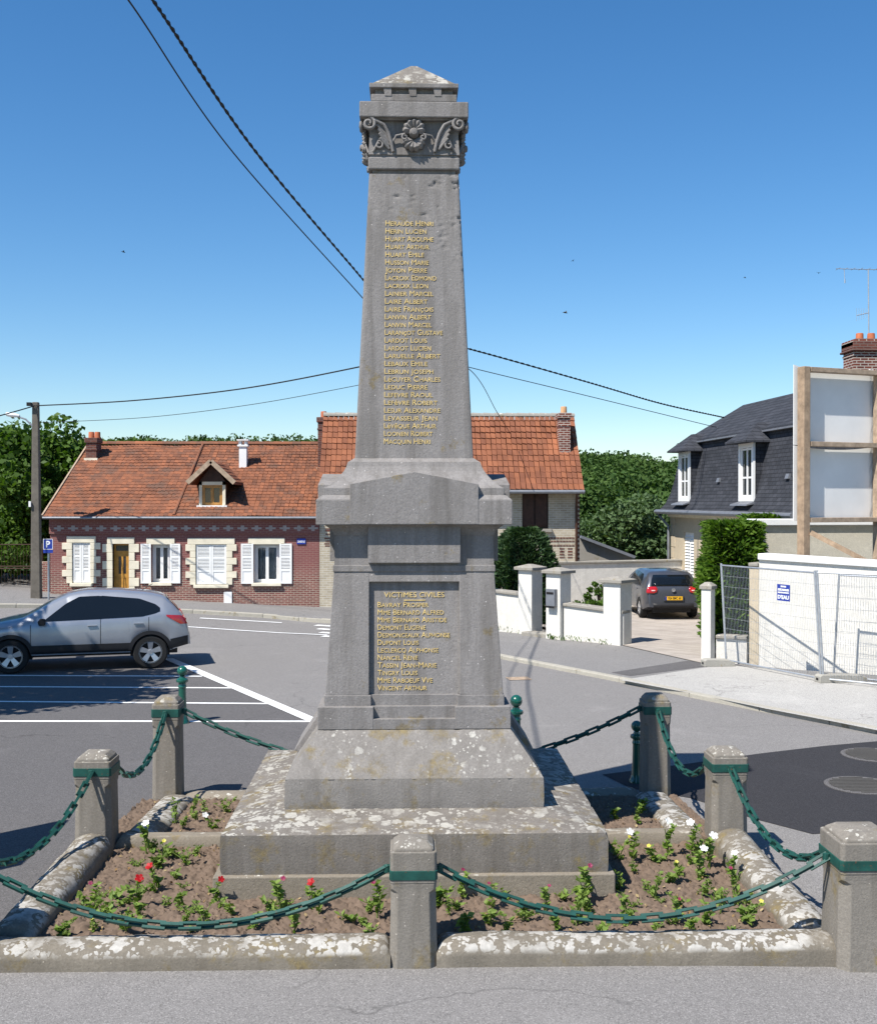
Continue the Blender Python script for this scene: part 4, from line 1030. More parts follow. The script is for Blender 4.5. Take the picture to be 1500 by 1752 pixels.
# dormer
def roofz(y): return ez + (RZ - ez) * (y - EY) / (RY - EY)
dy = 34.35; dz0 = roofz(dy) - .02; dzw = hz(824) ; dzp = P(365, 789, dy - .25).z; dxm = P(364, 850, dy).x
dm = MB(); dm.box(dx0, dx0 + .09, dy, dy + .1, dz0, dzw); dm.box(dx1 - .09, dx1, dy, dy + .1, dz0, dzw); dm.box(dx0, dx1, dy, dy + .1, dzw - .1, dzw)
wb(MB().prism([(dx0, dzw), (dx1, dzw), (dxm, dzw + .55)], dy + .02, dy + .1), 'shade_toned_gable', M['darkwood'], cot)  # dark brown stands in for the shade under the dormer's roof overhang
dmo = wb(dm, 'dormer', M['limestone'], cot)
wb(MB().box(dx0 - .06, dx1 + .06, dy - .09, dy + .1, dz0 - .06, dz0 + .07), 'dormer_sill', M['white'], dmo)
for s, x in ((1, dx0), (-1, dx1)):
    b = MB(); yb = EY + (dzw - ez) / (RZ - ez) * (RY - EY)
    b.add([(x + s * .02, dy + .08, dz0 - .05), (x + s * .02, dy + .08, dzw), (x + s * .02, yb, dzw), (x + s * .05, dy + .08, dz0 - .05), (x + s * .05, dy + .08, dzw), (x + s * .05, yb, dzw)], [(0, 1, 2), (3, 5, 4), (0, 3, 4, 1), (1, 4, 5, 2), (0, 2, 5, 3)])
    wb(b, 'dormer_cheek', M['darkwood'], dmo)
window(dmo, dx0 + .09, dx1 - .09, dz0 + .07, dzw - .1, dy + .03, M['frame_oak'], 2, .04, False)
wb(MB().box(dx0 + .1, dx1 - .1, dy + .3, dy + .4, dz0, dzw), 'dormer_dark', M['dark'], dmo)
for s in (-1, 1):
    xe = dxm + s * (P(404, 825, dy).x - dxm) ; zee = dzw - .04; y0 = dy - .32
    yr = EY + (dzp - ez) / (RZ - ez) * (RY - EY); ye = EY + (zee - ez) / (RZ - ez) * (RY - EY) + .25
    b = MB(); b.hexa([(dxm, y0, dzp - .05), (xe, y0, zee - .05), (xe, ye, zee - .05), (dxm, yr, dzp - .05), (dxm, y0, dzp), (xe, y0, zee), (xe, ye, zee), (dxm, yr, dzp)])
    rf = wb(b, 'dormer_roof', M['tile_r'] if s > 0 else M['tile_l'], dmo)
    n2 = 6
    t_ = MB()
    for r in range(n2):
        for q in range(9):
            f0, f1 = r / n2, (r + 1.15) / n2
            A = Vector((dxm, 0, dzp)).lerp(Vector((xe, 0, zee)), 1 - f0); B = Vector((dxm, 0, dzp)).lerp(Vector((xe, 0, zee)), max(0, 1 - f1))
            ya = y0 + (ye - y0) * q / 9; yb2 = y0 + (ye - y0) * (q + .95) / 9
            t_.add([(A.x, ya, A.z + .035), (A.x, yb2, A.z + .035), (B.x, yb2, B.z + .012), (B.x, ya, B.z + .012)], [(0, 1, 2, 3)])
    kind(wb(t_, 'roof_tiles', M['tile_r'], rf), 'stuff')
    wb(MB().bar((dxm, y0 - .02, dzp + .0), (xe, y0 - .02, zee), .04, .14), 'barge_board', M['timber'], dmo)
# chimneys
def stack(root, x, y, z0, z1, wx, wy, m, pots, band=True, pm='pot', flash='limestone'):
    b = MB(); b.box(x - wx / 2, x + wx / 2, y - wy / 2, y + wy / 2, z0, z1 - .12); c = wb(b, 'chimney', m, root)
    wb(MB().box(x - wx / 2 - .04, x + wx / 2 + .04, y - wy / 2 - .04, y + wy / 2 + .04, z1 - .16, z1).box(x - wx / 2 - .02, x + wx / 2 + .02, y - wy / 2 - .02, y + wy / 2 + .02, z1 - .42, z1 - .36), 'chimney_head', m, c, bevel=.008)
    if flash: wb(MB().box(x - wx / 2 - .05, x + wx / 2 + .05, y - wy / 2 - .05, y - wy / 2 + .02, z0 + .25, z0 + .40), 'flashing', M[flash], c)
    for px_ in pots:
        wb(MB().lathe([(.10, 0), (.095, .2), (.085, .22), (.085, .05), (.01, .05)], 12, (x + px_, y, z1 - .01)), 'chimney_pot', M[pm], c, smooth_=40)
    return c
stack(cot, P(158, 760, 37.6).x, 37.75, roofz(37.5) - .35, P(158, 749, 37.5).z, .34, .62, M['brick_chim2'], (-.07, .13))
cw_ = P(416, 770, 37).x
c = wb(MB().box(cw_ - .12, cw_ + .12, 36.9, 37.2, roofz(36.9) - .1, P(416, 764, 37).z), 'flue', M['white'], cot)
wb(MB().box(cw_ - .17, cw_ + .17, 36.86, 37.24, P(416, 764, 37).z, P(416, 761, 37).z).box(cw_ - .13, cw_ - .05, 36.9, 37.2, P(416, 761, 37).z, P(416, 754, 37).z).box(cw_ + .05, cw_ + .13, 36.9, 37.2, P(416, 761, 37).z, P(416, 754, 37).z).box(cw_ - .19, cw_ + .19, 36.84, 37.26, P(416, 754, 37).z, P(416, 752, 37).z), 'flue_cowl', M['white'], c)
stack(cot, P(553, 760, 37).x, 37.2, 4.0, P(553, 714, 37).z, .34, .6, M['brick_chim2'], (0,))
# street name plate on the cottage
sp = MB().box(hx(508), hx(523), YH - .03, YH - .002, hz(931), hz(921)).build('street_name_plate', M['sign_blue'], bevel=.004); tag(sp, 'small blue enamel street name plate with white lettering on cottage wall', 'sign')
text('GRANDE RUE', .085, Matrix(((1, 0, 0, hx(515.5)), (0, 0, -1, YH - .031), (0, 1, 0, hz(928.2)), (0, 0, 0, 1))), M['white'], sp, .22, .001, 'lettering', False, True, .002)

# ---------------- taller yellow brick house
bx0, bx1 = hx(546) + .01, hx(991)
yh = empty('yellow_brick_house', ((bx0 + bx1) / 2, YH, 0), 0, 'yellow brick house with steep orange tile roof behind the memorial', 'house')
wz = hz(840); wx0, wx1, wz0, wz1 = hx(893), hx(938), hz(905), hz(843)
mb = MB(); facade(mb, bx0, bx1, -.1, wz, [(wx0, wx1, wz0, wz1)], .3, T); mb.box(bx1 - .28, bx1 - .001, YH + .3, YH + 5, -.1, wz); wb(mb, 'wall', M['brick_y'], yh)
wb(MB().add([(bx1 - .01, YH, wz), (bx1 - .01, YH + 4.6, wz), (bx1 - .01, YH + 1.9, 5.9)], [(0, 1, 2)]), 'gable', M['brick_y'], yh)
wb(MB().box(bx0 + .1, bx1 - .4, YH + .8, YH + 4.5, .2, wz - .1), 'dark_room', M['dark'], yh)
wb(MB().box(hx(546), hx(575), YH - .03, YH + .02, -.1, hz(1040)), 'plinth', M['limestone'], yh)
rb = MB()
for y in (921, 926.5, 934):
    for i in range(11):
        x = hx(926 + i * 5.2); rb.box(x, x + .075, YH - .008, YH + .01, hz(y) - .022, hz(y) + .022)
for y in (939, 944, 949, 954):
    for xx in (957, 971): rb.box(hx(xx), hx(xx + 8), YH - .008, YH + .01, hz(y) - .025, hz(y) + .02)
for y in (905, 908, 914, 921, 926, 930, 934):
    x = hx(555 + (int(y) % 3)); rb.box(x, x + .22, YH - .008, YH + .01, hz(y) - .02, hz(y) + .02)
for i in range(16):
    z = hz(845 + i * 7.4); rb.box(bx1 - .09, bx1 + .004, YH - .008, YH + .06, z - .035, z + .03)
kind(wb(rb, 'red_bricks', M['brick_chim2'], yh), 'stuff')
wf = window(yh, wx0, wx1, wz0, wz1, YH + .1, M['darkwood'], 2, .07, False)
for s in (0, 1):
    xa = wx0 + .02 + s * (wx1 - wx0 - .04) * .52; b = MB(); xb = xa + (wx1 - wx0) * .42
    b.box(xa, xb, YH + .04, YH + .07, wz0 + .1, wz1 - .02)
    wb(b, 'brown_blind', M['darkwood'], wf)
wb(MB().box(wx0 - .1, wx1 + .1, YH - .12, YH + .28, wz0 - .1, wz0), 'sill', M['coping'], yh, bevel=.01)
wb(MB().box(hx(912), hx(932), YH - .01, YH + .02, hz(958), hz(938)), 'vent_panel', M['coping'], yh)
EY2 = YH - .45; ez2 = P(900, 838, EY2).z; RY2 = 35.7; RZ2 = CAMZ + 147 / F * RY2
wb(MB().tube([(bx0, EY2 - .04, ez2 - .06), (bx1 + .08, EY2 - .04, ez2 - .06)], .06, 10), 'gutter', M['zinc'], yh, smooth_=True)
wb(MB().tube([(bx1 - .15, EY2 - .04, ez2 - .08), (bx1 - .1, YH - .06, ez2 - .5), (bx1 - .1, YH - .06, .1)], .04, 8), 'downpipe', M['darkwood'], yh, smooth_=True)
wb(MB().box(bx0, bx1 + .05, EY2, YH + .02, ez2 - .1, ez2 - .07), 'soffit', M['darkwood'], yh)
b = MB(); b.add([(bx0, EY2 + .14, ez2 - .10), (bx1 + .06, EY2 + .14, ez2 - .10), (bx1 + .06, RY2 + .06, RZ2 - .12), (bx0, RY2 + .06, RZ2 - .12), (bx1 + .06, RY2 + 2.4, ez2), (bx0, RY2 + 2.4, ez2)], [(0, 1, 2, 3), (3, 2, 4, 5)])
wb(b, 'roof', M['darkwood'], yh)
e0, e1, r0 = (bx0, EY2, ez2), (bx1 + .08, EY2, ez2), (bx0, RY2, RZ2)
def vis(fc, fr2, r, c):
    px = 697 + F * (e0[0] + (e1[0] - e0[0]) * fc) / (EY2 + (RY2 - EY2) * fr2); return 815 < px < 1000
tile_roof(yh, yh, e0, e1, r0, 50, 13, M['tile_r'], .026, indiv=vis, bow=.05, sag=.03)
b = MB(); n_ = 22
for i in range(n_):
    x0 = bx0 + (bx1 + .08 - bx0) * i / n_; x1 = x0 + (bx1 - bx0) / n_ * 1.06
    b.loft([[(x, RY2 + r * math.cos(t), RZ2 - .02 + r * math.sin(t)) for t in [math.pi * k / 6 for k in range(7)]] for x, r in ((x0, .12), (x1, .10))])
wb(b, 'ridge_tiles', M['coping'], yh)
ch = stack(yh, P(966, 760, 34.6).x, 34.85, P(966, 812, 34.5).z, P(966, 706, 34.6).z, .34, .5, M['brick_chim'], (0,), pm='pot_pale')

# ---------------- mansard house
B0 = Vector((8.49, 36.2, 0)); tt = Vector((.066, -1, 0)).normalized(); nn = Vector((-tt.y * -1, 0, 0)); nn = Vector((tt.y, -tt.x, 0)).normalized()
if nn.x > 0: nn = -nn                     # facade faces the driveway
LM, WM = 10.6, 8.0
def MW(u, i, z): p = B0 + tt * u - nn * i; return (p.x, p.y, z)
man = empty('mansard_house', tuple(B0 + tt * 6 - nn * 4), 0, 'cream stone house with dark slate mansard roof and white dormers', 'house')
shu = [(1.35, 2.35, .75, 2.35), (6.5, 7.5, .75, 2.35)]
mb = MB(); facade(mb, 0, LM, -.1, 2.98, shu, .3, MW)
mb.add([MW(0, .001, -.1), MW(0, WM, -.1), MW(0, WM, 2.98), MW(0, .001, 2.98)], [(0, 1, 2, 3)]); mb.add([MW(LM, 0, -.1), MW(LM, WM, -.1), MW(LM, WM, 2.98), MW(LM, 0, 2.98)], [(0, 1, 2, 3)])
wb(mb, 'wall', M['cream'], man)
for k in range(8):
    z = .05 + k * .36
    for d in (0,):
        wb(MB().hexa([MW(-.012, -.015, z), MW(.5 if k % 2 else .3, -.015, z), MW(.5 if k % 2 else .3, .1, z), MW(-.012, .1, z), MW(-.012, -.015, z + .345), MW(.5 if k % 2 else .3, -.015, z + .345), MW(.5 if k % 2 else .3, .1, z + .345), MW(-.012, .1, z + .345)]), 'quoin_stone', M['cream'], man, bevel=.008)
for (a, c, z0, z1) in shu:
    for s in (0, 1):
        u0, u1 = (a - .02, (a + c) / 2 - .005) if s == 0 else ((a + c) / 2 + .005, c + .02)
        b = MB(); q = lambda u, i, z: MW(u, i, z)
        b.hexa([q(u0, .06, z0), q(u1, .06, z0), q(u1, .1, z0), q(u0, .1, z0), q(u0, .06, z1), q(u1, .06, z1), q(u1, .1, z1), q(u0, .1, z1)])
        n3 = 16
        for k in range(n3):
            z = z0 + .06 + (z1 - z0 - .12) * k / n3; b.hexa([q(u0 + .05, .03, z), q(u1 - .05, .03, z), q(u1 - .05, .06, z + .05), q(u0 + .05, .06, z + .05), q(u0 + .05, .03, z + .015), q(u1 - .05, .03, z + .015), q(u1 - .05, .06, z + .06), q(u0 + .05, .06, z + .06)])
        wb(b, 'shutter', M['white'], man)
b = MB(); b.loft([[MW(-.06, -.06, 2.8), MW(LM, -.06, 2.8), MW(LM, .1, 2.8), MW(-.06, .1, 2.8)], [MW(-.14, -.14, 2.98), MW(LM, -.14, 2.98), MW(LM, .1, 2.98), MW(-.14, .1, 2.98)]]); wb(b, 'cornice', M['limestone'], man)
def rect(i, z): return [MW(i, i, z), MW(LM - i, i, z), MW(LM - i, WM - i, z), MW(i, WM - i, z)]
M['slate'] = brick('slate_courses', (.060, .063, .074), (.040, .043, .051), (.016, .017, .02), .24, .10, .008)
b = MB(); b.loft([rect(-.32, 2.97), rect(-.30, 3.02), rect(-.14, 3.22), rect(-.01, 3.55), rect(.10, 4.0), rect(.20, 4.6), rect(.28, 5.13)]); ro = wb(b, 'lower_roof', M['slate'], man, smooth_=20)
b = MB(); b.loft([rect(.16, 5.12), rect(.16, 5.17), rect(.26, 5.19), rect(1.75, 6.28), rect(1.9, 6.3)]); wb(b, 'upper_roof', M['slate'], man)
b = MB(); b.loft([rect(.13, 5.09), rect(.13, 5.135)]); wb(b, 'zinc_roll', M['zinc'], man)
b = MB(); b.tube([MW(-.38, -.38, 2.97), MW(LM, -.38, 2.97)], .07, 8); b.tube([MW(-.38, -.38, 2.97), MW(-.38, WM, 2.97)], .07, 8); wb(b, 'gutter', M['zinc'], man, smooth_=True)
wb(MB().tube([MW(-.3, -.38, 2.95), MW(.1, -.1, 2.5), MW(.1, -.1, .1)], .045, 8), 'downpipe', M['zinc'], man, smooth_=True)
for (ua, ub) in ((1.2, 2.25), (6.45, 7.5)):
    z0, z1 = 3.30, 4.82; dmr = MB(); fi = -.13
    H = lambda a, c, i0, i1, p, q: [MW(a, i0, p), MW(c, i0, p), MW(c, i1, p), MW(a, i1, p), MW(a, i0, q), MW(c, i0, q), MW(c, i1, q), MW(a, i1, q)]
    dmr.hexa(H(ua, ua + .12, fi, fi + .06, z0, z1)); dmr.hexa(H(ub - .12, ub, fi, fi + .06, z0, z1)); dmr.hexa(H(ua + .12, ub - .12, fi + .005, fi + .06, z1 - .12, z1)); dmr.hexa(H(ua + .12, ub - .12, fi + .005, fi + .06, z0, z0 + .12))
    d_ = wb(dmr, 'dormer_window', M['white'], man)
    fr3 = MB(); um = (ua + ub) / 2
    for (a, c) in ((ua + .12, ua + .18), (um - .04, um + .04), (ub - .18, ub - .12)): fr3.hexa(H(a, c, fi + .04, fi + .08, z0 + .12, z1 - .12))
    for z in (z0 + .12, z0 + .6, z1 - .18): fr3.hexa(H(ua + .12, ub - .12, fi + .045, fi + .075, z, z + .05))
    wb(fr3, 'dormer_frame', M['white'], d_)
    wb(MB().hexa(H(ua + .14, ub - .14, fi + .06, fi + .066, z0 + .12, z1 - .12)), 'pane', M['glass'], d_)
    wb(MB().hexa(H(ua + .02, ub - .02, fi + .07, .9, z0 - .1, z1 + .02)), 'dormer_cheeks', M['slate'], d_)
    wb(MB().hexa([MW(ua - .08, -.34, z0 - .11), MW(ub + .08, -.34, z0 - .11), MW(ub + .08, .0, z0 - .04), MW(ua - .08, .0, z0 - .04), MW(ua - .08, -.32, z0 - .07), MW(ub + .08, -.32, z0 - .07), MW(ub + .08, .0, z0 + .02), MW(ua - .08, .0, z0 + .02)]), 'dormer_apron', M['zinc'], d_)
    hood = MB(); um = (ua + ub) / 2
    hood.loft([[MW(ua - .22, -.42, z1), MW(ub + .22, -.42, z1), MW(ub + .22, .8, z1), MW(ua - .22, .8, z1)], [MW(ua - .22, -.42, z1 + .05), MW(ub + .22, -.42, z1 + .05), MW(ub + .22, .8, z1 + .05), MW(ua - .22, .8, z1 + .05)],
               [MW(um - .12, .15, z1 + .55), MW(um + .12, .15, z1 + .55), MW(um + .12, 1.2, z1 + .55), MW(um - .12, 1.2, z1 + .55)]])
    wb(hood, 'dormer_hood', M['slate'], d_)
for (u, z) in ((.75, 3.75), (4.3, 3.85), (9.2, 3.85)):
    i = .06; wb(MB().hexa([MW(u, i - .06, z), MW(u + .2, i - .06, z), MW(u + .2, i + .1, z), MW(u, i + .1, z), MW(u, i - .02, z + .12), MW(u + .2, i - .02, z + .12), MW(u + .2, i + .1, z + .12), MW(u, i + .1, z + .12)]), 'roof_vent', M['zinc'], man)
sx_ = P(1482, 600, 29); 
stk = stack(man, sx_.x, 29.1, 5.6, P(1480, 583, 29).z, .86, .7, M['brick_chim'], (-.14, .16), flash=None)
zc_ = P(1480, 583, 29).z
wb(MB().box(sx_.x - .50, sx_.x + .50, 28.66, 29.54, zc_ - .30, zc_ - .24).box(sx_.x - .47, sx_.x + .47, 28.69, 29.51, zc_ - .24, zc_ - .04).box(sx_.x - .4, sx_.x + .4, 28.75, 29.45, zc_ - .01, zc_ + .03), 'chimney_cornice', M['brick_chim2'], stk, bevel=.03)
# television aerial
ae = empty('television_aerial', (sx_.x + .1, 29.1, zc_ + .1), 0, 'thin metal television aerial on the brick chimney above the hoarding', 'aerial')
b = MB(); zt4 = P(1484, 461, 29.1).z; xx = P(1485, 500, 29.1).x; b.tube([(xx + .02, 29.1, zc_ - .02), (xx, 29.1, zt4)], .016, 6); wb(b, 'mast', M['galv'], ae)
b = MB(); xa = P(1430, 459, 29.1).x; b.tube([(xa, 29.1, zt4 + .02), (xx + .9, 29.1, zt4 - .01)], .010, 6)
for k in range(9): x = xa + .05 + k * .2; b.tube([(x, 28.95, zt4 + .015), (x, 29.25, zt4 + .015)], .006, 5)
wb(b, 'boom', M['galv'], ae)
wb(MB().tube([(P(1444, 459, 29.1).x, 29.1, zt4), (P(1445, 481, 29.1).x, 29.1, P(1445, 481, 29.1).z)], .008, 5).tube([(P(1445, 478, 29.1).x, 29.1, P(1445, 478, 29.1).z), (P(1445, 484, 29.1).x, 29.1, P(1445, 484, 29.1).z)], .016, 5), 'dangling_element', M['galv'], ae)
zz4 = P(1484, 535, 29.1).z; b = MB(); b.tube([(xx, 29.1, zz4), (P(1465, 541, 29.1).x, 29.1, zz4 - .07)], .012, 6)
for k in range(5): x = P(1465 + k * 4, 541, 29.1).x; b.tube([(x, 29.1, zz4 - .22 + k * .02), (x, 29.1, zz4 + .12)], .004, 4)
wb(b, 'lower_element', M['galv'], ae)
# ================================================================== white garden walls
def wall_seg(name, A, B, th, z0, z1, m, label, cope=None, cat='wall', group=None, z1b=None, over=.05, ch=.07):
    A, B = Vector(A), Vector(B); t = (B - A).normalized(); a = Vector((-t.y, t.x)) * th / 2; z1b = z1 if z1b is None else z1b
    r = empty(name, ((A.x + B.x) / 2, (A.y + B.y) / 2, 0), 0, label, cat, group)
    q = lambda k, e=0: [A - t * e + a * k, A - t * e - a * k, B + t * e - a * k, B + t * e + a * k]
    b = MB(); p = q(1); b.hexa([(c.x, c.y, z0) for c in p] + [(c.x, c.y, z) for c, z in zip(p, (z1, z1, z1b, z1b))]); wb(b, 'masonry', m, r, bevel=.01)
    if cope:
        k = 1 + over * 2 / th; p = q(k); zz = (z1, z1, z1b, z1b)
        b = MB(); b.hexa([(c.x, c.y, z - .002) for c, z in zip(p, zz)] + [(c.x, c.y, z + ch) for c, z in zip(p, zz)]); wb(b, 'coping', cope, r, bevel=.015)
    return r
def pillar(x, y, w_, z1, ang, label, m='white_render'):
    r = empty('gate_pillar', (x, y, 0), ang, label, 'pillar', 'rendered gate pillars')
    MB().box(-w_ / 2, w_ / 2, -w_ / 2, w_ / 2, -.02, z1 - .1).build('shaft', M[m], r, bevel=.01)
    b = MB(); k = w_ / 2 + (.08 if w_ > .3 else .03)
    b.loft([[(-k, -k, z1 - .11), (k, -k, z1 - .11), (k, k, z1 - .11), (-k, k, z1 - .11)], [(-k, -k, z1 - .04), (k, -k, z1 - .04), (k, k, z1 - .04), (-k, k, z1 - .04)], [(-.05, -.05, z1 + .03), (.05, -.05, z1 + .03), (.05, .05, z1 + .03), (-.05, .05, z1 + .03)]])
    b.build('cap_stone', M['coping'], r, bevel=.008); return r
A45 = math.radians(-45)
q1 = Vector((P(907, 1088, 27.5).x, 27.5)); q2 = Vector((P(955, 1098, 26.5).x, 26.5)); q3 = Vector((P(1056, 1108, 25.4).x, 25.4))
pillar(q1.x, q1.y, .42, 1.74, A45, 'white gate pillar next to the dark conifer shrub')
pl2 = pillar(q2.x, q2.y, .42, 1.72, A45, 'white gate pillar with a letter box on its face')
pillar(q3.x, q3.y, .46, 1.58, A45, 'white gate pillar at the driveway entrance beside the dark hatchback')
d1 = (q1 - q2).normalized()
wall_seg('garden_wall', q1 + d1 * .25, q1 + d1 * 3.2, .25, -.02, .98, M['white_render'], 'low white rendered garden wall in front of the dark conifer shrub', M['coping'])
wall_seg('garden_wall', q2 - (q2 - q3).normalized() * .24, q3 - (q3 - q2).normalized() * -.24, .25, -.02, .86, M['white_render'], 'low white rendered garden wall between the letter box pillar and driveway pillar', M['coping'], z1b=.78)
stp = MB(); sc_ = (q1 + q2) / 2
o = MB().box(-.42, .42, -.2, .2, 0, .14).build('doorstep', M['coping'], bevel=.015); o.location = (sc_.x - .1, sc_.y - .05, .02); o.rotation_euler.z = A45; tag(o, 'low stone step in the narrow gap between two white gate pillars', 'step')
# letter box on the second pillar (street face)
lb = empty('letter_box', (0, 0, 0), 0, 'grey metal letter box fixed to the white gate pillar', 'letter box'); nrm = Vector((math.sin(A45), -math.cos(A45))); tan = Vector((math.cos(A45), math.sin(A45)))
pc_ = q2 + nrm * .265; lb.location = (pc_.x, pc_.y, 1.05); lb.rotation_euler.z = A45
MB().box(-.13, .13, -.06, .06, -.2, .2).build('box', M['zinc'], lb, bevel=.01); MB().box(-.1, .1, -.068, -.058, .08, .13).build('slot', M['dark'], lb); MB().box(-.12, .12, -.07, -.055, -.24, -.2).build('base_lip', M['black'], lb)
wall_seg('yard_wall', (4.2, 33.7), (8.7, 35.2), .25, -.02, 1.42, M['white_render'], 'cream yard wall with grey coping behind the dark hatchback', M['coping'])
pr = pillar(P(1211, 1100, 22.9).x, 22.9, .21, 1.62, math.radians(-40), 'slim white gate pillar at the foot of the thuja hedge')
# long white street wall on the right
wa, wbp = Vector((P(1290, 1138, 22.6).x, 22.6)), Vector((10.4, 19.3))
wall_seg('street_wall', wa + Vector((.12, -.11)), wbp, .28, -.02, 2.14, M['white_render'], 'long white rendered street wall behind the wire fence panels', M['white'], z1b=2.02, over=.06, ch=.12)
wall_seg('wall_end', wa - Vector((.03, -.03)), wa + Vector((.12, -.11)), .3, -.02, 2.0, M['cream'], 'narrow cream stone end of the street wall next to the hedge', M['coping'])
wall_seg('dwarf_wall', (P(1228, 1138, 22.9).x, 23.0), (P(1280, 1120, 22.7).x, 22.75), .22, -.02, .5, M['white_render'], 'short low white wall under the thuja hedge', M['coping'])
wall_seg('inner_wall', (P(1284, 900, 24.4).x, 24.4), (12.2, 24.9), .3, -.02, 2.78, M['render'], 'higher cream wall behind the timber hoarding', M['white'], over=.08, ch=.14)

# ================================================================== hoarding seen from behind
ho = empty('hoarding', (P(1400, 950, 23.5).x, 23.5, 0), 0, 'tall timber framed hoarding with white panels seen from the back', 'hoarding')
h0, h1 = Vector((P(1370, 800, 22.4).x, 22.4, 0)), Vector((P(1499, 800, 23.1).x, 23.1, 0)); dh = (h1 - h0).normalized(); back = Vector((dh.y, -dh.x, 0))
hl = (h1 - h0).length; zt5 = P(1369, 628, 22.4).z
def hp_(s, d, z): p = h0 + dh * s + back * d; return (p.x, p.y, z)
def hbox(s0, s1, d0, d1, z0, z1): return [hp_(s0, d0, z0), hp_(s1, d0, z0), hp_(s1, d1, z0), hp_(s0, d1, z0), hp_(s0, d0, z1), hp_(s1, d0, z1), hp_(s1, d1, z1), hp_(s0, d1, z1)]
for s in (0, hl, 2 * hl):
    wb(MB().hexa(hbox(s - .08, s + .08, -.02, .18, -.02, zt5 - .02 * s)), 'upright', M['timber_new' if s == 0 else 'timber'], ho, bevel=.01)
zr = [P(1440, y, 22.75).z for y in (889, 761, 636)]
for bay in (0, 1):
    for z in zr: wb(MB().hexa(hbox(bay * hl + .10, (bay + 1) * hl - .10, -.0, .18, z - .05, z + .045)), 'rail', M['timber'], ho, bevel=.006)
    for k in (0, 1):
        b = MB(); n = 14; rr = []
        for i in range(n + 1):
            s = bay * hl - .14 + (hl + (.1 if bay else .1)) * i / n; t = i / n; sg = .14 * (1 - (2 * t - 1) ** 2) * (1 if k == 1 else .5)
            ztop = zr[k + 1] + (.10 if k == 1 else -.03) - sg; rr.append([hp_(s, -.05, zr[k] - .02), hp_(s, -.05, ztop), hp_(s, -.07, ztop), hp_(s, -.07, zr[k] - .02)])
        b.loft(rr); wb(b, 'white_panel', M['panel_white'], ho)
b = MB(); b.bar(hp_(.08, .2, zr[0] - .25), hp_(.95, 1.3, 1.95), .09, .09); wb(b, 'brace', M['timber_new'], ho)
b = MB(); b.bar(hp_(hl - .02, .2, zr[0] + .2), hp_(hl - .75, 1.3, 1.95), .09, .09); wb(b, 'brace', M['timber'], ho)

# ================================================================== wire fence panels, feet, notice
def fence(name, A, B, zb, zt, lean, label, nv=60, nh=9):
    A, B = Vector(A), Vector(B); d = B - A; L = d.length; t = d.normalized(); n = Vector((-t.y, t.x))
    r = empty(name, ((A.x + B.x) / 2, (A.y + B.y) / 2, 0), 0, label, 'fence', 'wire site fence panels')
    def Q(s, z): f = (z - zb) / (zt - zb); p = A + t * s * 1.0 + t * lean * f; return Vector((p.x, p.y, z))
    for s in (0, L): wb(MB().tube([Q(s, zb - .08), Q(s, zt + .04)], .021, 8), 'tube_post', M['galv'], r, smooth_=True)
    for z in (zb, zt): wb(MB().tube([Q(0, z), Q(L, z)], .017, 8), 'tube_rail', M['galv'], r, smooth_=True)
    b = MB()
    for i in range(1, nv): s = L * i / nv; b.tube([Q(s, zb), Q(s, zt)], .0024, 3, cap=False)
    for i in range(1, nh):
        z = zb + (zt - zb) * i / nh; b.tube([Q(0, z), Q(L, z)], .003, 3, cap=False)
    kind(wb(b, 'wire_mesh', M['galv'], r), 'stuff'); return r, Q
fa, fb = (P(1242, 1128, 22.3).x, 22.3), (P(1404, 1165, 19.9).x, 19.9)
fr1, Q1 = fence('wire_fence', fa, fb, .14, 2.02, -.16, 'wire fence panel carrying the blue water notice')
fb2 = (fb[0] + .04, fb[1] - .02); fc = (9.6, 18.1)
fence('wire_fence', fb2, fc, .14, 2.03, -.12, 'wire fence panel standing in front of the white wall, without a notice', 66)
fence('wire_gate', (P(1424, 1160, 20.55).x, 20.5), (9.5, 18.75), .1, 1.95, .10, 'plain wire panel leaning just behind the other fence panel', 50)
for i, (px, py, ang, lab) in enumerate(((1228, 1139, -.15, 'small concrete fence foot at the hedge end of the wire fence'), (1438, 1166, -.12, 'long concrete fence foot where two wire panels meet'))):
    p = G(px, py, .08); L = .62 if i == 0 else .9
    b = MB(); pr_ = [(-L / 2, 0), (L / 2, 0), (L / 2, .08), (L / 2 - .12, .13), (-L / 2 + .05, .15), (-L / 2, .12)]; b.prism(pr_, -.11, .11)
    o = b.build('concrete_block', M['concrete'], loc=(p.x, p.y, .07), bevel=.012); o.rotation_euler.z = ang + .25; tag(o, lab, 'concrete block', 'concrete feet of the fence')
    o2 = MB().box(-L / 2 - .004, -L / 2 + .02, -.04, .04, .045, .085).build('socket', M['dark'], o)
# blue notice
s0, s1 = .57, .72; 
n0 = empty('water_notice', (0, 0, 0), 0, 'blue and white water protection notice wired to the fence panel', 'sign')
def NQ(px, py):
    best = min((abs(697 + F * (Q1(s, 1.4).x) / Q1(s, 1.4).y - px), s) for s in [i * .02 for i in range(0, 180)])[1]; return best
sa, sb = NQ(1337, 1010), NQ(1358, 1010); pa, pb = Q1(sa, 1.4), Q1(sb, 1.4); dv = (pb - pa); wn = dv.length; dv.normalize(); nv_ = Vector((dv.y, -dv.x, 0))
if nv_.y > 0: nv_ = -nv_
zn0, zn1 = P(1347, 1027, pa.y).z, P(1347, 999, pa.y).z; n0.location = (pa + dv * wn / 2 + nv_ * .02)[0:2] + (zn0,)
Mn = Matrix(((dv.x, 0, nv_.x, 0), (dv.y, 0, nv_.y, 0), (0, 1, 0, 0), (0, 0, 0, 1))); hn = zn1 - zn0
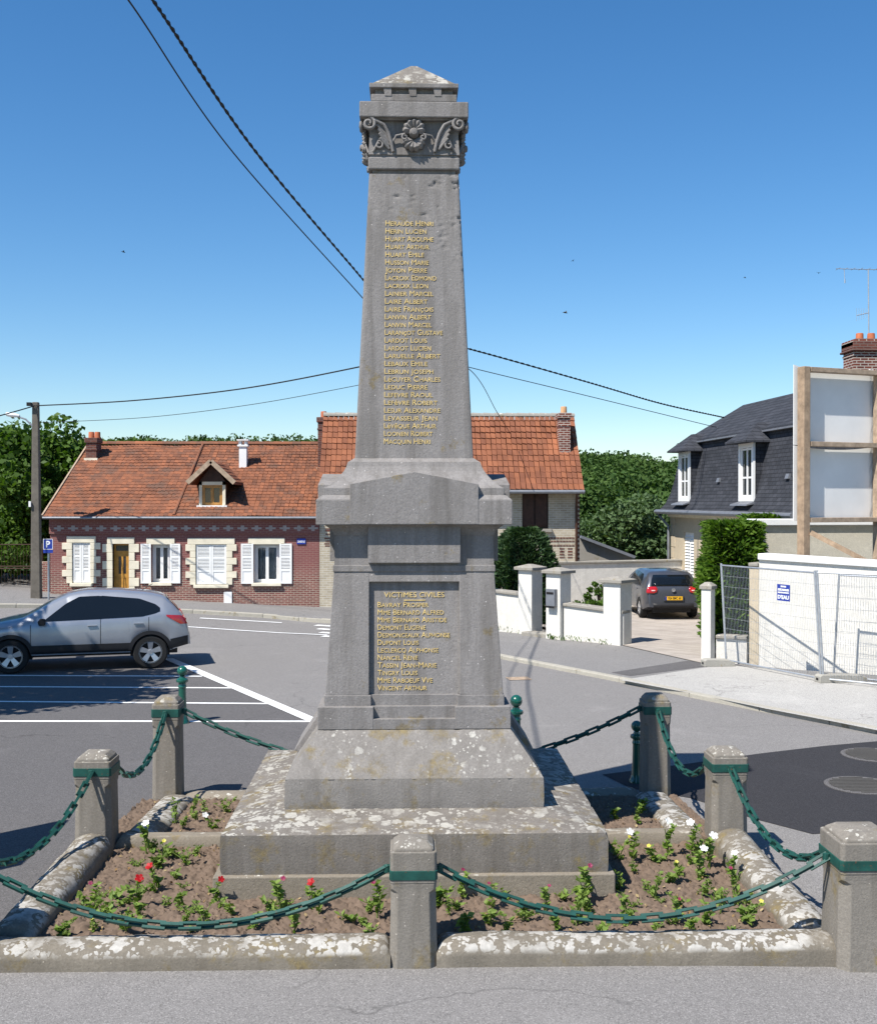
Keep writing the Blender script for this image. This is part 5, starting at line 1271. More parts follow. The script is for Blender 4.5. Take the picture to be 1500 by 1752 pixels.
o = MB().box(-wn / 2, wn / 2, 0, hn, -.003, .003).build('board', M['sign_blue'], n0); o.matrix_local = Mn
for (s, f, w_, sz) in (('PAS DE', .84, .42, .085), ('DÉCHARGE', .62, .86, .125), ('SUR NOS CAPTAGES', .47, .86, .075), ("D'EAU", .12, .88, .25)):
    text(s, sz * 1.0 * hn / .30 * .38, Mn @ Matrix.Translation((0, hn * f, .0045)), M['white'], n0, wn * w_, .001, 'lettering', False, True, .004)

# ================================================================== poles, lamp, sign, cables
zg = gz(-10.8, 32.6); pxx = P(62, 900, 32.6).x
pole = empty('utility_pole', (pxx, 32.6, zg), 0, 'tall square tapered utility pole with street lamp beside the brick cottage', 'pole')
zp_ = P(62, 688, 32.6).z - zg
b = MB(); b.loft([[(-.14, -.12, -.05), (.14, -.12, -.05), (.14, .12, -.05), (-.14, .12, -.05)], [(-.085, -.08, zp_), (.085, -.08, zp_), (.085, .08, zp_), (-.085, .08, zp_)]]); b.build('shaft', M['polewood'], pole, bevel=.02)
MB().tube([(-.02, -.05, zp_ - .75), (-.25, -.1, zp_ - .5), (-.47, -.12, zp_ - .42)], .025, 8).build('lamp_arm', M['galv'], pole, smooth_=True)
b = MB(); b.loft([[(-.42 - .40 * t, -.12 + .09 * w_ * math.cos(a), zp_ - .40 + .05 * t + .065 * w_ * math.sin(a)) for a in [k * math.pi / 5 for k in range(10)]] for t, w_ in ((0, .45), (.25, .9), (.6, 1.1), (.9, .9), (1, .3))]); b.build('lamp_head', M['white'], pole, smooth_=60)
MB().box(-.2, -.08, -.2, -.08, zp_ - .12, zp_ - .02).build('cable_clamp', M['black'], pole); MB().box(-.16, -.1, -.17, -.12, 2.7, 2.86).build('meter_box', M['white'], pole)
sgx = P(83, 930, 32.3).x; zg2 = gz(sgx, 32.3); sg = empty('parking_sign', (sgx, 32.3, zg2), 0, 'square blue parking sign on a thin grey post', 'sign')
zs_ = P(83, 940, 32.3).z - zg2; MB().tube([(0, 0, -.03), (0, 0, zs_ + .3)], .03, 8).build('post', M['galv'], sg, smooth_=True)
wS = .135; MB().box(-wS, wS, -.045, -.03, zs_, zs_ + .30).build('panel', M['sign_blue'], sg, bevel=.01); MB().box(-wS, wS, -.045, -.03, zs_ - .1, zs_ - .01).build('sub_panel', M['sign_blue'], sg)
b = MB(); b.box(-wS, wS, -.05, -.046, zs_ + .288, zs_ + .3); b.box(-wS, wS, -.05, -.046, zs_, zs_ + .012); b.box(-wS, -wS + .012, -.05, -.046, zs_ + .012, zs_ + .288); b.box(wS - .012, wS, -.05, -.046, zs_ + .012, zs_ + .288); b.build('white_border', M['white'], sg)
text('P', .26, Matrix(((1, 0, 0, .0), (0, 0, -1, -.047), (0, 1, 0, zs_ + .06), (0, 0, 0, 1))), M['white'], sg, .12, .001, 'letter', False, True, .006)
hp2 = empty('cable_pole', (.15, 27.0, 0), 0, 'cable pole standing behind the memorial shaft', 'pole')
zt6 = P(700, 566, 27).z
b = MB(); b.loft([[(-.14, -.12, -.05), (.14, -.12, -.05), (.14, .12, -.05), (-.14, .12, -.05)], [(-.09, -.08, zt6), (.09, -.08, zt6), (.09, .08, zt6), (-.09, .08, zt6)]]); b.build('shaft', M['polewood'], hp2, bevel=.02)
T0 = Vector((.1, 27.0, 0))
def cable(pts, r, label, twist=False, name='cable'):
    pts = [Vector(p) for p in pts]; n = 70; out = []
    def cr(t):
        k = len(pts) - 1; f = t * k; i = min(k - 1, int(f)); f -= i; p0 = pts[max(0, i - 1)]; p1 = pts[i]; p2 = pts[i + 1]; p3 = pts[min(k, i + 2)]
        return .5 * ((2 * p1) + (p2 - p0) * f + (2 * p0 - 5 * p1 + 4 * p2 - p3) * f * f + (3 * p1 - p0 - 3 * p2 + p3) * f ** 3)
    b = MB()
    if twist:
        N = 260
        for ph in (0, math.pi):
            o = []
            for i in range(N + 1):
                p = cr(i / N); a = i * 1.1 + ph; o.append(p + Vector((math.cos(a) * r * .75, 0, math.sin(a) * r * .75)))
            b.tube(o, r * .72, 5)
    else: b.tube([cr(i / n) for i in range(n + 1)], r, 6)
    o = b.build(name, M['black'], smooth_=60); tag(o, label, 'cable', 'overhead cables'); return o
TT = P(700, 574, 27)
cable([P(120, -190, 9.5), P(262, 0, 12.5), P(440, 262, 17), P(621, 478, 23.5), TT], .017, 'thick twisted overhead cable running down to the memorial from the open sky', True)
cable([P(80, -170, 9.5), P(220, 0, 12.5), P(400, 262, 17), P(618, 507, 23.5), P(700, 600, 27)], .011, 'thin overhead wire running beside the thick twisted cable in the sky')
cable([TT, P(800, 596, 27.5), P(1000, 652, 30), P(1130, 690, 32), P(1238, 714, 34)], .018, 'thick twisted cable from behind the memorial to the slate roof', True)
cable([P(700, 600, 27), P(802, 628, 27.5), P(1000, 676, 30), P(1225, 731, 34)], .010, 'thin wire below the thick cable leading to the slate roof')
cable([P(62, 694, 32.5), P(230, 685, 31), P(420, 664, 29.3), P(612, 628, 27.7), P(700, 606, 27)], .018, 'dark cable from the lamp pole to the memorial above the cottage')
cable([P(68, 723, 32.5), P(250, 714, 31), P(430, 692, 29.3), P(612, 659, 27.7), P(700, 640, 27)], .008, 'thin wire under the dark cable above the cottage roof')
cable([P(-120, 742, 30), P(0, 711, 31.5), P(60, 694, 32.5)], .018, 'cable leaving the lamp pole away from the cottage')
cable([P(700, 590, 27), P(803, 632, 29.5), P(850, 705, 32.5), P(873, 742, 34.4)], .010, 'thin service wire dropping onto the orange tile roof')

# ================================================================== left garden gate
gt = empty('wire_garden_gate', (-13.6, 36.5, gz(-13.6, 34)), 0, 'rusty wire garden fence in the shade under the trees', 'fence'); b = MB()
for x in (-16.5, -15.0, -13.3, -11.7): b.tube([(x + 13.6, 0, 0), (x + 13.6, 0, 1.35)], .03, 6)
for z in (.55, .62, 1.32): b.tube([(-3.2, 0, z), (1.95, 0, z)], .02, 6)
M['rust'] = plain('rusty_iron', (.06, .035, .022), .8, .3, 9); b.build('frame', M['rust'], gt)
b = MB()
for i in range(52): b.tube([(-3.2 + i * .1, 0, .02), (-3.2 + i * .1, 0, 1.3)], .004, 3, cap=False)
kind(b.build('wire_mesh', M['rust'], gt), 'stuff')
gp = MB().box(-.2, .2, -.2, .2, -.05, 1.0).build('brick_pier', M['brick_l'], loc=(P(74, 1000, 34.6).x, 34.7, gz(-11, 34)), bevel=.01); tag(gp, 'short brick pier between the pole and the cottage gable', 'pier')

# ================================================================== board added out of view to cast the shadow by the side post
nb = empty('shadow_board', (-4.75, 9.9, 0), 0, 'unseen wooden board on two legs, added to cast a shadow near the parking', 'shadow caster')
for y in (-.6, .55): MB().box(-.05, .05, y - .05, y + .05, -.02, 2.1).build('leg', M['timber'], nb)
MB().box(-.04, .04, -.75, .7, .75, 2.3).build('board', M['timber_new'], nb, bevel=.01)

# ================================================================== birds
for i, (px, py, D, ang, lab) in enumerate(((211, 431, 75, .3, 'small dark swallow high over the brick cottage'), (967, 535, 62, -.5, 'dark swallow with spread wings over the slope of the far wood'), (980, 446, 120, .8, 'tiny swallow high above the wood'), (1274, 475, 110, -.2, 'tiny swallow in the sky above the slate roof'), (1400, 467, 105, 1.2, 'tiny swallow beside the television aerial'))):
    c = P(px, py, D); b = MB(); s = .16
    b.tube([(-s * .9, 0, 0), (-s * .3, 0, .01), (s * .4, 0, .01), (s * .8, 0, 0)], [.006, .03, .032, .008], 6)
    for k in (-1, 1):
        b.loft([[(s * .35, k * .02, .015), (-s * .15, k * .02, .015), (-s * .15, k * .02, .005), (s * .35, k * .02, .005)], [(s * .2, k * s * .7, .09), (-s * .15, k * s * .7, .09), (-s * .15, k * s * .7, .085), (s * .2, k * s * .7, .085)], [(-s * .55, k * s * 1.35, .04), (-s * .6, k * s * 1.35, .04), (-s * .6, k * s * 1.35, .038), (-s * .55, k * s * 1.35, .038)]])
        b.add([(-s * .8, 0, 0), (-s * 1.35, k * .05, .0), (-s * .8, k * .02, .0)], [(0, 1, 2)])
    o = b.build('swallow', M['black'], loc=c); o.rotation_euler = (.5 * math.sin(i * 2.3), .2, ang); tag(o, lab, 'bird', 'swallows in the sky')
# ================================================================== vegetation
M['leaf_a'] = island('tree_leaf', (.045, .10, .014), (.10, .175, .022), .6, .25, .28, nscale=.8)
M['leaf_b'] = island('pale_tree_leaf', (.07, .125, .045), (.125, .19, .075), .6, .25, .2, nscale=.9)
M['leaf_wood'] = island('wood_leaf', (.042, .09, .020), (.082, .14, .032), .7, .15, .15, nscale=.12)
M['leaf_hedge'] = island('thuja_leaf', (.045, .11, .012), (.14, .23, .028), .65, .2, .3, nscale=1.5)
M['leaf_con'] = island('conifer_leaf', (.032, .075, .034), (.075, .13, .045), .65, .2, .15, nscale=1.5)
M['bark'] = plain('bark', (.10, .075, .05), .95, .3, 8, .5, 30)
def tree(name, x, y, z, H, R, label, m, n=9000, leaf=.22, clumps=46, trunk_h=.3, seed=1, group=None, squash=1.0, low=.15):
    rg = np.random.default_rng(seed); r = empty(name, (x, y, z), 0, label, 'tree' if H > 2.6 else 'shrub', group)
    C = []; 
    while len(C) < clumps:
        u = rg.uniform(-1, 1, 3); d = np.linalg.norm(u)
        if .45 < d < 1.0:
            zz = H * (low + (1 - low) * .5 * (1 + u[2] * .88)); k = 1 - .25 * max(0, u[2]); C.append((u[0] * R * k, u[1] * R * k * squash, zz))
    C = np.array(C); rad = rg.uniform(.20, .36, clumps) * R
    p = clump_points(n, C, rad, rg, .5); p = p[p[:, 2] > .05]
    V, Q = leaves(p, leaf, .62, .3, rg, droop=.2); link('crown', np_mesh('crown', V, Q), m, r)
    b = MB(); b.tube([(0, 0, -.1), (.03 * H, 0, H * .3), (0, .02 * H, H * .6), (0, 0, H * .82)], [.05 * H ** .8, .04 * H ** .8, .025 * H ** .8, .01], 8)
    for i in range(9):
        c = C[i * (clumps // 9)]; b.tube([(0, 0, max(.1, c[2] * .55)), (c[0] * .5, c[1] * .5, c[2] * .82), tuple(c)], [.02 * H ** .8, .014 * H ** .8, .006], 6)
    b.build('trunk', M['bark'], r, smooth_=60); return r
gl = gz(-13, 36)
LT = 'broad leafy trees behind the pole'
tree('broad_tree', -13.2, 41.0, gl - .1, 5.9, 3.1, 'large leafy tree directly behind the utility pole', M['leaf_a'], 15000, .26, 80, seed=3, group=LT, low=.08)
tree('broad_tree', -16.6, 42.5, gl - .1, 6.5, 3.0, 'tallest leafy tree beyond the rusty garden fence', M['leaf_a'], 15000, .26, 80, seed=4, group=LT, low=.08)
tree('broad_tree', -10.6, 44.5, gl - .1, 5.3, 2.6, 'leafy tree rising behind the cottage gable chimney', M['leaf_a'], 11000, .26, 60, seed=5, group=LT, low=.1)
tree('broad_tree', -19.6, 44.0, gl - .1, 6.6, 3.0, 'leafy tree at the far end of the rusty garden fence', M['leaf_a'], 10000, .28, 60, seed=6, group=LT, low=.05)
tree('garden_shrub', -14.6, 38.6, gl, 2.5, 2.2, 'dark leafy shrub just behind the rusty garden fence', M['leaf_a'], 7000, .18, 50, seed=8, low=.02)
tree('pale_tree', P(1078, 900, 46).x, 46, 0, 3.55, 2.15, 'rounded pale green tree behind the yard wall', M['leaf_b'], 14000, .20, 90, seed=9, low=.05)
tree('pale_tree', P(1010, 900, 50).x, 50, -.3, 3.0, 1.8, 'smaller round tree beside the yellow brick house gable', M['leaf_b'], 7000, .2, 50, seed=19, low=.05)
tree('young_shrub', P(1022, 1040, 29.5).x, 29.3, .05, 1.25, .42, 'young bright green shrub in the front garden behind the low wall', M['leaf_a'], 900, .10, 16, seed=11, low=.1)
tree('flower_cushion', P(1015, 1040, 27.6).x, 27.7, .55, .28, .5, 'low leafy cushion plant on the garden wall', M['leaf_a'], 800, .09, 14, seed=12, low=.0)
tree('roadside_tree', -10.2, 17.4, 0, 8.2, 2.7, 'leafy tree beside the parking, shading the silver car', M['leaf_a'], 9000, .26, 60, seed=21, low=.42)
# conifer shrub left of the gate
def conifer(name, cx, cy, z0, z1, rx, ry, label, m, n, leaf, seed, top=1.0, rot=0, box=False, cat='shrub'):
    rg = np.random.default_rng(seed); r = empty(name, (cx, cy, z0), rot, label, cat); H = z1 - z0
    u = rg.random(n); th = rg.uniform(0, 2 * np.pi, n); h = rg.random(n) ** .9
    if box:
        sx = rg.uniform(-1, 1, n); sy = rg.uniform(-1, 1, n); f = rg.integers(0, 5, n)
        x = np.where(f == 0, -1, np.where(f == 1, 1, sx)); y = np.where(f == 2, -1, np.where(f == 3, 1, sy)); hh = np.where(f == 4, 1, h)
        bul = 1 + .10 * np.sin(hh * 9 + x * 3) - .1 * hh
        dep = 1 - .28 * rg.random(n)
        C = np.stack([x * rx * bul * dep, y * ry * bul * dep, hh * H * (1 - .04 * rg.random(n))], 1); Dn = np.stack([x, y, .25 + 0 * x], 1)
    else:
        prof = np.sqrt(np.clip(1 - (h * 1.02 - .32) ** 2 / .55, .02, 1)); k = (.72 + .3 * rg.random(n)) * (1 + .16 * np.sin(th * 5 + h * 7))
        C = np.stack([np.cos(th) * rx * prof * k, np.sin(th) * ry * prof * k, h * H], 1); Dn = np.stack([np.cos(th), np.sin(th), .55 + 0 * th], 1)
    Dn /= np.linalg.norm(Dn, axis=1)[:, None]
    V, Q = leaves(C, leaf, .30, .2, rg, D=Dn); link('foliage', np_mesh('foliage', V, Q), m, r)
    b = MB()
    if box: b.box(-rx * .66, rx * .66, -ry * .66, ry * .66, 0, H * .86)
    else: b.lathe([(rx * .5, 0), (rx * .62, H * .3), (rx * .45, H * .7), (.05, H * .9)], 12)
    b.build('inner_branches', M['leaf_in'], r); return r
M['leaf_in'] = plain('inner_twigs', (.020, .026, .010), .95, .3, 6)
c_ = P(900, 960, 30); conifer('conifer_shrub', c_.x - .05, 30.2, -.02, P(900, 903, 30.2).z, .98, .9, 'dense blue green conifer shrub behind the white gate pillars', M['leaf_con'], 12000, .17, 31)
c_ = P(1240, 980, 24.6); hd = conifer('thuja_hedge', c_.x + .02, 24.1, .32, 2.86, .66, 1.0, 'bright green clipped thuja hedge block beside the driveway', M['leaf_hedge'], 13000, .20, 32, box=True, rot=math.radians(-8), cat='hedge')
c_ = P(1330, 890, 26.6); conifer('thuja_hedge', c_.x + .1, 26.7, .3, 2.98, 1.0, .6, 'yellow tipped thuja hedge top showing above the inner wall', M['leaf_hedge'], 9000, .19, 33, box=True, rot=0, cat='hedge')
# shed behind the yard wall
sh = empty('shed', (P(1030, 940, 42).x, 42, 0), 0, 'low shed with grey roof edge behind the yard wall', 'shed')
xx0, xx1 = P(985, 930, 42).x, P(1075, 948, 42).x
b = MB(); b.add([(xx0, 41, P(990, 918, 42).z), (xx0, 44, P(990, 918, 42).z), (xx1, 44, P(1075, 952, 42).z), (xx1, 41, P(1075, 952, 42).z), (xx0, 41, 0), (xx1, 41, 0), (xx0, 44, 0), (xx1, 44, 0)], [(0, 1, 2, 3), (0, 3, 5, 4), (1, 2, 7, 6), (0, 1, 6, 4)]); wb(b, 'walls', M['coping'], sh)
wb(MB().bar((xx0, 40.9, P(990, 918, 42).z + .03), (xx1, 40.9, P(1075, 952, 42).z + .03), .3, .1), 'roof_edge', M['zinc'], sh)
wb(MB().add([(xx0, 40.95, P(990, 918, 42).z + .09), (xx0, 44, P(990, 918, 42).z + .09), (xx1, 44, P(1075, 952, 42).z + .09), (xx1, 40.95, P(1075, 952, 42).z + .09)], [(0, 1, 2, 3)]), 'roof', M['tile_l'], sh)
# wooded hillside
def hill_z(x, y):
    return -.35 + smooth(62, 165, y) * (9.1 + .5 * math.sin(x * .05 + .6) - 3.1 * smooth(-5, 35, x)) 
M['hill'] = plain('hill_ground', (.03, .055, .014), .95, .3, .3)
kind(sheet('hill', -190, 190, 55, 260, 60, 40, hill_z, M['hill']), 'structure')
def wood():
    rg = np.random.default_rng(77); pts = []
    for i in range(1700):
        y = rg.uniform(80, 180); x = rg.uniform(-.48, .5) * y
        H = rg.uniform(2.8, 4.8); pts.append((x, y, hill_z(x, y), H))
    C = []; 
    for (x, y, z, H) in pts:
        n = 260; u = rg.normal(size=(n, 3)); u /= np.linalg.norm(u, axis=1)[:, None]; u[:, 2] = np.abs(u[:, 2]) * 1.0 - .25
        lob = 1 + .28 * np.sin(u[:, 0] * 6 + x) * np.cos(u[:, 1] * 6 + y); R = H * .52
        C.append(np.stack([x + u[:, 0] * R * lob, y + u[:, 1] * R * lob, z + H * .42 + u[:, 2] * H * .55 * lob], 1))
    C = np.concatenate(C); V, Q = leaves(C, .42, .75, .5, rg)
    o = link('hillside_wood', np_mesh('hillside_wood', V, Q), M['leaf_wood']); kind(o, 'stuff'); tag(o, 'dense green wood covering the far hillside', 'wood')
wood()
# weeds at the foot of the white wall
wd = []
rg = np.random.default_rng(5)
for (A_, B_) in ((q1 + d1 * 2.6, q1), (q2, q3)):
    for i in range(120):
        t = rg.random() ** 2; p = A_.lerp(B_, t); wd.append((p.x - .22 + rg.normal() * .05, p.y - .22 + rg.normal() * .05, .09 + rg.random() * .10))
V, Q = leaves(np.array(wd), .08, .3, 0, rg, D=np.tile(np.array([0, 0, 1.0]), (len(wd), 1))); o = link('wall_weeds', np_mesh('wall_weeds', V, Q), M['leaf_a']); kind(o, 'stuff'); tag(o, 'sparse weeds along the foot of the white garden wall', 'weeds')

# ================================================================== cars
def interp(tab, x):
    if x <= tab[0][0]: return tab[0][1]
    for (a, b), (c, d) in zip(tab, tab[1:]):
        if x <= c: return b + (d - b) * (x - a) / (c - a)
    return tab[-1][1]
def smooth_tab(tab, n=4):
    xs = [t[0] for t in tab]; out = []
    N = 140; X = np.linspace(xs[0], xs[-1], N); Y = np.array([interp(tab, x) for x in X])
    for _ in range(n): Y[1:-1] = .25 * Y[:-2] + .5 * Y[1:-1] + .25 * Y[2:]
    return list(zip(X.tolist(), Y.tolist()))
def car(name, label, S, loc, rz, scale=1.0):
    """S: dict with top profile, belt, widths, wheels, windows. x forward, y left, z up"""
    r = empty(name, loc, rz, label, 'car'); r.scale = (scale,) * 3
    top = smooth_tab(S['top'], 3); x0, x1 = S['top'][0][0], S['top'][-1][0]; W = S['w']; wr = S['wr']; wx = S['wheels']; zc = S['wz']
    def zb(x):
        z = S['sill'] + .10 * smooth(x1 - .5, x1, x) + S.get('rear_lift', .12) * smooth(x0 + .55, x0, x)
        for c in wx:
            d = abs(x - c)
            if d < wr: z = max(z, zc + math.sqrt(wr * wr - d * d))
        return z
    def half(x):
        e0 = max(0, (x0 + .55 - x) / .55); e1 = max(0, (x - (x1 - .75)) / .75); return W * (1 - .16 * e0 ** 2.2 - .22 * e1 ** 2.2)
    def ring(x):
        zt = interp(top, x); b = zb(x); w_ = half(x); bl = min(interp(S['belt'], x), zt - .045); bl = max(bl, b + .06)
        zr_ = max(bl + .02, zt - .055); tum = .46 * (zr_ - bl); z1_ = b + (bl - b) * .14; z2_ = b + (bl - b) * .5
        sh = .985
        return [(0, b), (w_ * .84, b), (w_ * .965, b + .012), (w_ * .99, z1_), (w_, z2_), (w_ * sh, b + (bl - b) * .86), (w_ * .965, bl), (max(.2, w_ * .945 - tum), zr_), (max(.15, w_ * .86 - tum), zt - .016), (max(.08, (w_ * .86 - tum) * .5), zt - .002), (0, zt)]
    xs = sorted(set([round(x, 4) for x in np.linspace(x0, x1, 64)] + [round(c + wr * math.cos(a), 4) for c in wx for a in np.linspace(0, math.pi, 17)] + [x0 + .02, x0 + .05, x1 - .02, x1 - .05]))
    xs = [x for x in xs if x0 <= x <= x1]
    rings = []
    for x in xs:
        h = ring(x); rings.append([(x, y, z) for y, z in h] + [(x, -y, z) for y, z in h[-2:0:-1]])
    b = MB(); b.loft(rings); body = b.build('body', S['paint'], r, smooth_=38)
    def side_y(x, z):
        h = ring(x)[1:9]
        for (ya, za), (yb, zb2) in zip(h, h[1:]):
            if za <= z <= zb2 + 1e-6: return ya + (yb - ya) * (z - za) / max(1e-6, zb2 - za)
        return h[0][0] if z < h[0][1] else h[-1][0]
    def side_patch(nm, lo, hi, xa, xb, m, sgn, off=.006, N=24, R=5, parent=None):
        b = MB(); rr = []
        for i in range(N + 1):
            x = xa + (xb - xa) * i / N; a, c = lo(x), hi(x); rr.append([(x, sgn * (side_y(x, a + (c - a) * k / R) + off), a + (c - a) * k / R) for k in range(R + 1)])
        b.loft(rr, cap=False, closed=False); return b.build(nm, m, parent or r, smooth_=60)
    def tabf(t): return lambda x: interp(t, x)
    for sgn in (1, -1):
        for (nm, lo, hi, mt, of) in S['side']:
            xa = max(lo[0][0], hi[0][0]); xb = min(lo[-1][0], hi[-1][0]); side_patch(nm, tabf(lo), tabf(hi), xa, xb, mt, sgn, of)
        for x, za, zb_ in S['seams']: side_patch('door_seam', lambda q: za, lambda q: zb_, x - .006, x + .006, M['black'], sgn, .002, 1, 8)
        for (x, z) in S['handles']:
            y = side_y(x, z); b = MB(); b.loft([[(x - .09, sgn * (y + .0), z - .012), (x - .09, sgn * (y + .03), z - .012), (x - .09, sgn * (y + .03), z + .012), (x - .09, sgn * y, z + .012)], [(x + .09, sgn * y, z - .012), (x + .09, sgn * (y + .035), z - .012), (x + .09, sgn * (y + .035), z + .012), (x + .09, sgn * y, z + .012)]]); b.build('door_handle', S['paint'], r, bevel=.006)
        mx, mz = S['mirror']; y = side_y(mx, mz); b = MB()
        b.loft([[(mx + dx, sgn * (y + .02 + .20 * t), mz + dz * (.6 + .4 * t)) for dx, dz in ((-.05, -.05), (.07, -.06), (.09, .02), (.04, .09), (-.05, .08))] for t in (0, .35, .9, 1.0)]); b.build('wing_mirror', M['car_black'], r, bevel=.015, smooth_=50)
        # wheel arch lips and wheels
        for c in wx:
            b = MB(); rr = []
            for a in np.linspace(.0, math.pi, 25):
                ro, ri = wr + S['lip'], wr - .02; xo, zo, xi, zi = c + ro * math.cos(a), zc + ro * math.sin(a), c + ri * math.cos(a), zc + ri * math.sin(a)
                xo_ = min(max(xo, x0 + .01), x1 - .01); yo = side_y(xo_, zo) + .012; yo = max(yo, W * .9); rr.append([(xo, sgn * yo, zo), (xi, sgn * (yo + .004), zi), (xi, sgn * (yo - .14), zi), (xo, sgn * (yo - .03), zo)])
            b.loft(rr); b.build('wheel_arch', S['lipmat'], r, smooth_=40)
            wh = empty('wheel', (c, sgn * (W - .115), zc)); wh.parent = r
            rt = S['tyre']; wy = .11
            b = MB(); b.lathe([(rt * .66, -wy), (rt * .9, -wy), (rt * .985, -wy * .75), (rt, -wy * .3), (rt, wy * .3), (rt * .985, wy * .75), (rt * .9, wy), (rt * .66, wy)], 36, axis='y', cap=False); b.build('tyre', M['tyre'], wh, smooth_=40)
            b = MB(); ys = sgn
            rim = rt * .66
            b.lathe([(rim, -wy * .9), (rim * .93, -wy * .95), (rim * .9, -.02), (.02, 0), (.02, .01), (rim * .9, .0), (rim * .93, wy * .95), (rim, wy * .9)], 30, axis='y', cap=False); b.build('wheel_well', M['car_black'], wh, smooth_=40)
            b = MB(); b.lathe([(rim * 1.0, wy * .88), (rim * 1.0, wy * .98), (rim * .9, wy * .98), (rim * .9, wy * .8)], 30, axis='y') if False else None
            yy = sgn * wy * .92
            for k in range(5):
                a = k * 2 * math.pi / 5 + S.get('spoke', .3); d = (math.cos(a), math.sin(a)); p = (-d[1], d[0])
                q = lambda t, w__, y_: (d[0] * rim * t + p[0] * w__, y_, d[1] * rim * t + p[1] * w__)
                b.loft([[q(.12, -.035, yy * .75), q(.12, .035, yy * .75), q(.12, .035, yy * .5), q(.12, -.035, yy * .5)], [q(.95, -.058, yy), q(.95, .058, yy), q(.95, .058, yy * .6), q(.95, -.058, yy * .6)]])
            rr = []
            for a in np.linspace(0, 2 * math.pi, 33):
                rr.append([(math.cos(a) * rim * k, y_, math.sin(a) * rim * k) for k, y_ in ((1.0, yy), (.90, yy * .98), (.90, yy * .5), (1.0, yy * .5))])
            b.loft(rr, cap=False); b.lathe([(.05, -.012), (.05, .0), (.045, .01), (.004, .012)], 12, (0, yy * .78, 0), axis='y'); b.build('rim', M['alloy'], wh, smooth_=40)
    b = MB(); b.box(x0 + .25, x1 - .25, -W + .3, W - .3, S['sill'] - .06, S['sill'] + .35)
    for c in wx: b.box(c - wr, c + wr, -W + .24, W - .24, .25, zc + wr + .02)
    b.build('underbody', M['car_black'], r)
    # rear face patches: x from the centre-line profile
    def rear_x(z):
        lo, hi = x0, x0 + 1.0
        for _ in range(30):
            m_ = (lo + hi) / 2
            if interp(top, m_) < z: lo = m_
            else: hi = m_
        return lo
    for (nm, poly, mt, of) in S['rear']:
        # poly: list of (z, y_in, y_out) rows from low to high, mirrored unless y_in < 0
        for sgn in ((1, -1) if poly[0][1] >= 0 and not nm.startswith('rear_') else (1,)):
            b = MB(); rr = []
            for z, ya, yb in poly:
                n = 6; row = []
                for k in range(n + 1):
                    y = ya + (yb - ya) * k / n; ww = half(rear_x(z)); bend = .10 * max(0, abs(y) / ww - .72) ** 1.4
                    row.append((rear_x(z) - of + bend * 1.2, sgn * y, z))
                rr.append(row)
            b.loft(rr, cap=False, closed=False); o = b.build(nm, mt, r, smooth_=60); sd = o.modifiers.new('thick', 'SOLIDIFY'); sd.thickness = .008
    return r
def carpaint(name, c, metal=.35):
    m, n, b = mk(name); v = coords(n)
    n.links.new(mix(n, ramp(n, noi(n, v, 3, 4), .35, .7), vary(c, .93), vary(c, 1.05)), b.inputs['Base Color']); b.inputs['Metallic'].default_value = metal; b.inputs['Roughness'].default_value = .34
    b.inputs['Coat Weight'].default_value = .7; b.inputs['Coat Roughness'].default_value = .06; return m
M['silver'] = carpaint('silver_blue_paint', (.34, .355, .385), .5); M['graphite'] = carpaint('graphite_paint', (.075, .08, .095), .4)
M['car_black'] = plain('black_plastic', (.016, .016, .018), .55, .15, 10); M['tyre'] = plain('tyre_rubber', (.018, .018, .018), .85, .15, 10); M['alloy'] = plain('alloy_wheel', (.55, .56, .58), .32, .06, 8, metal=.75)
M['car_glass'] = plain('tinted_glass', (.006, .008, .010), .05, .1, 2, spec=.5); M['tail_red'] = plain('red_lens', (.42, .01, .012), .15, .2, 20, spec=.6, coat=.8); M['tail_pale'] = plain('pale_lens', (.65, .45, .42), .15, .1, 20, spec=.6)
M['plate_yellow'] = plain('yellow_plate', (.75, .42, .02), .4, .05, 3)
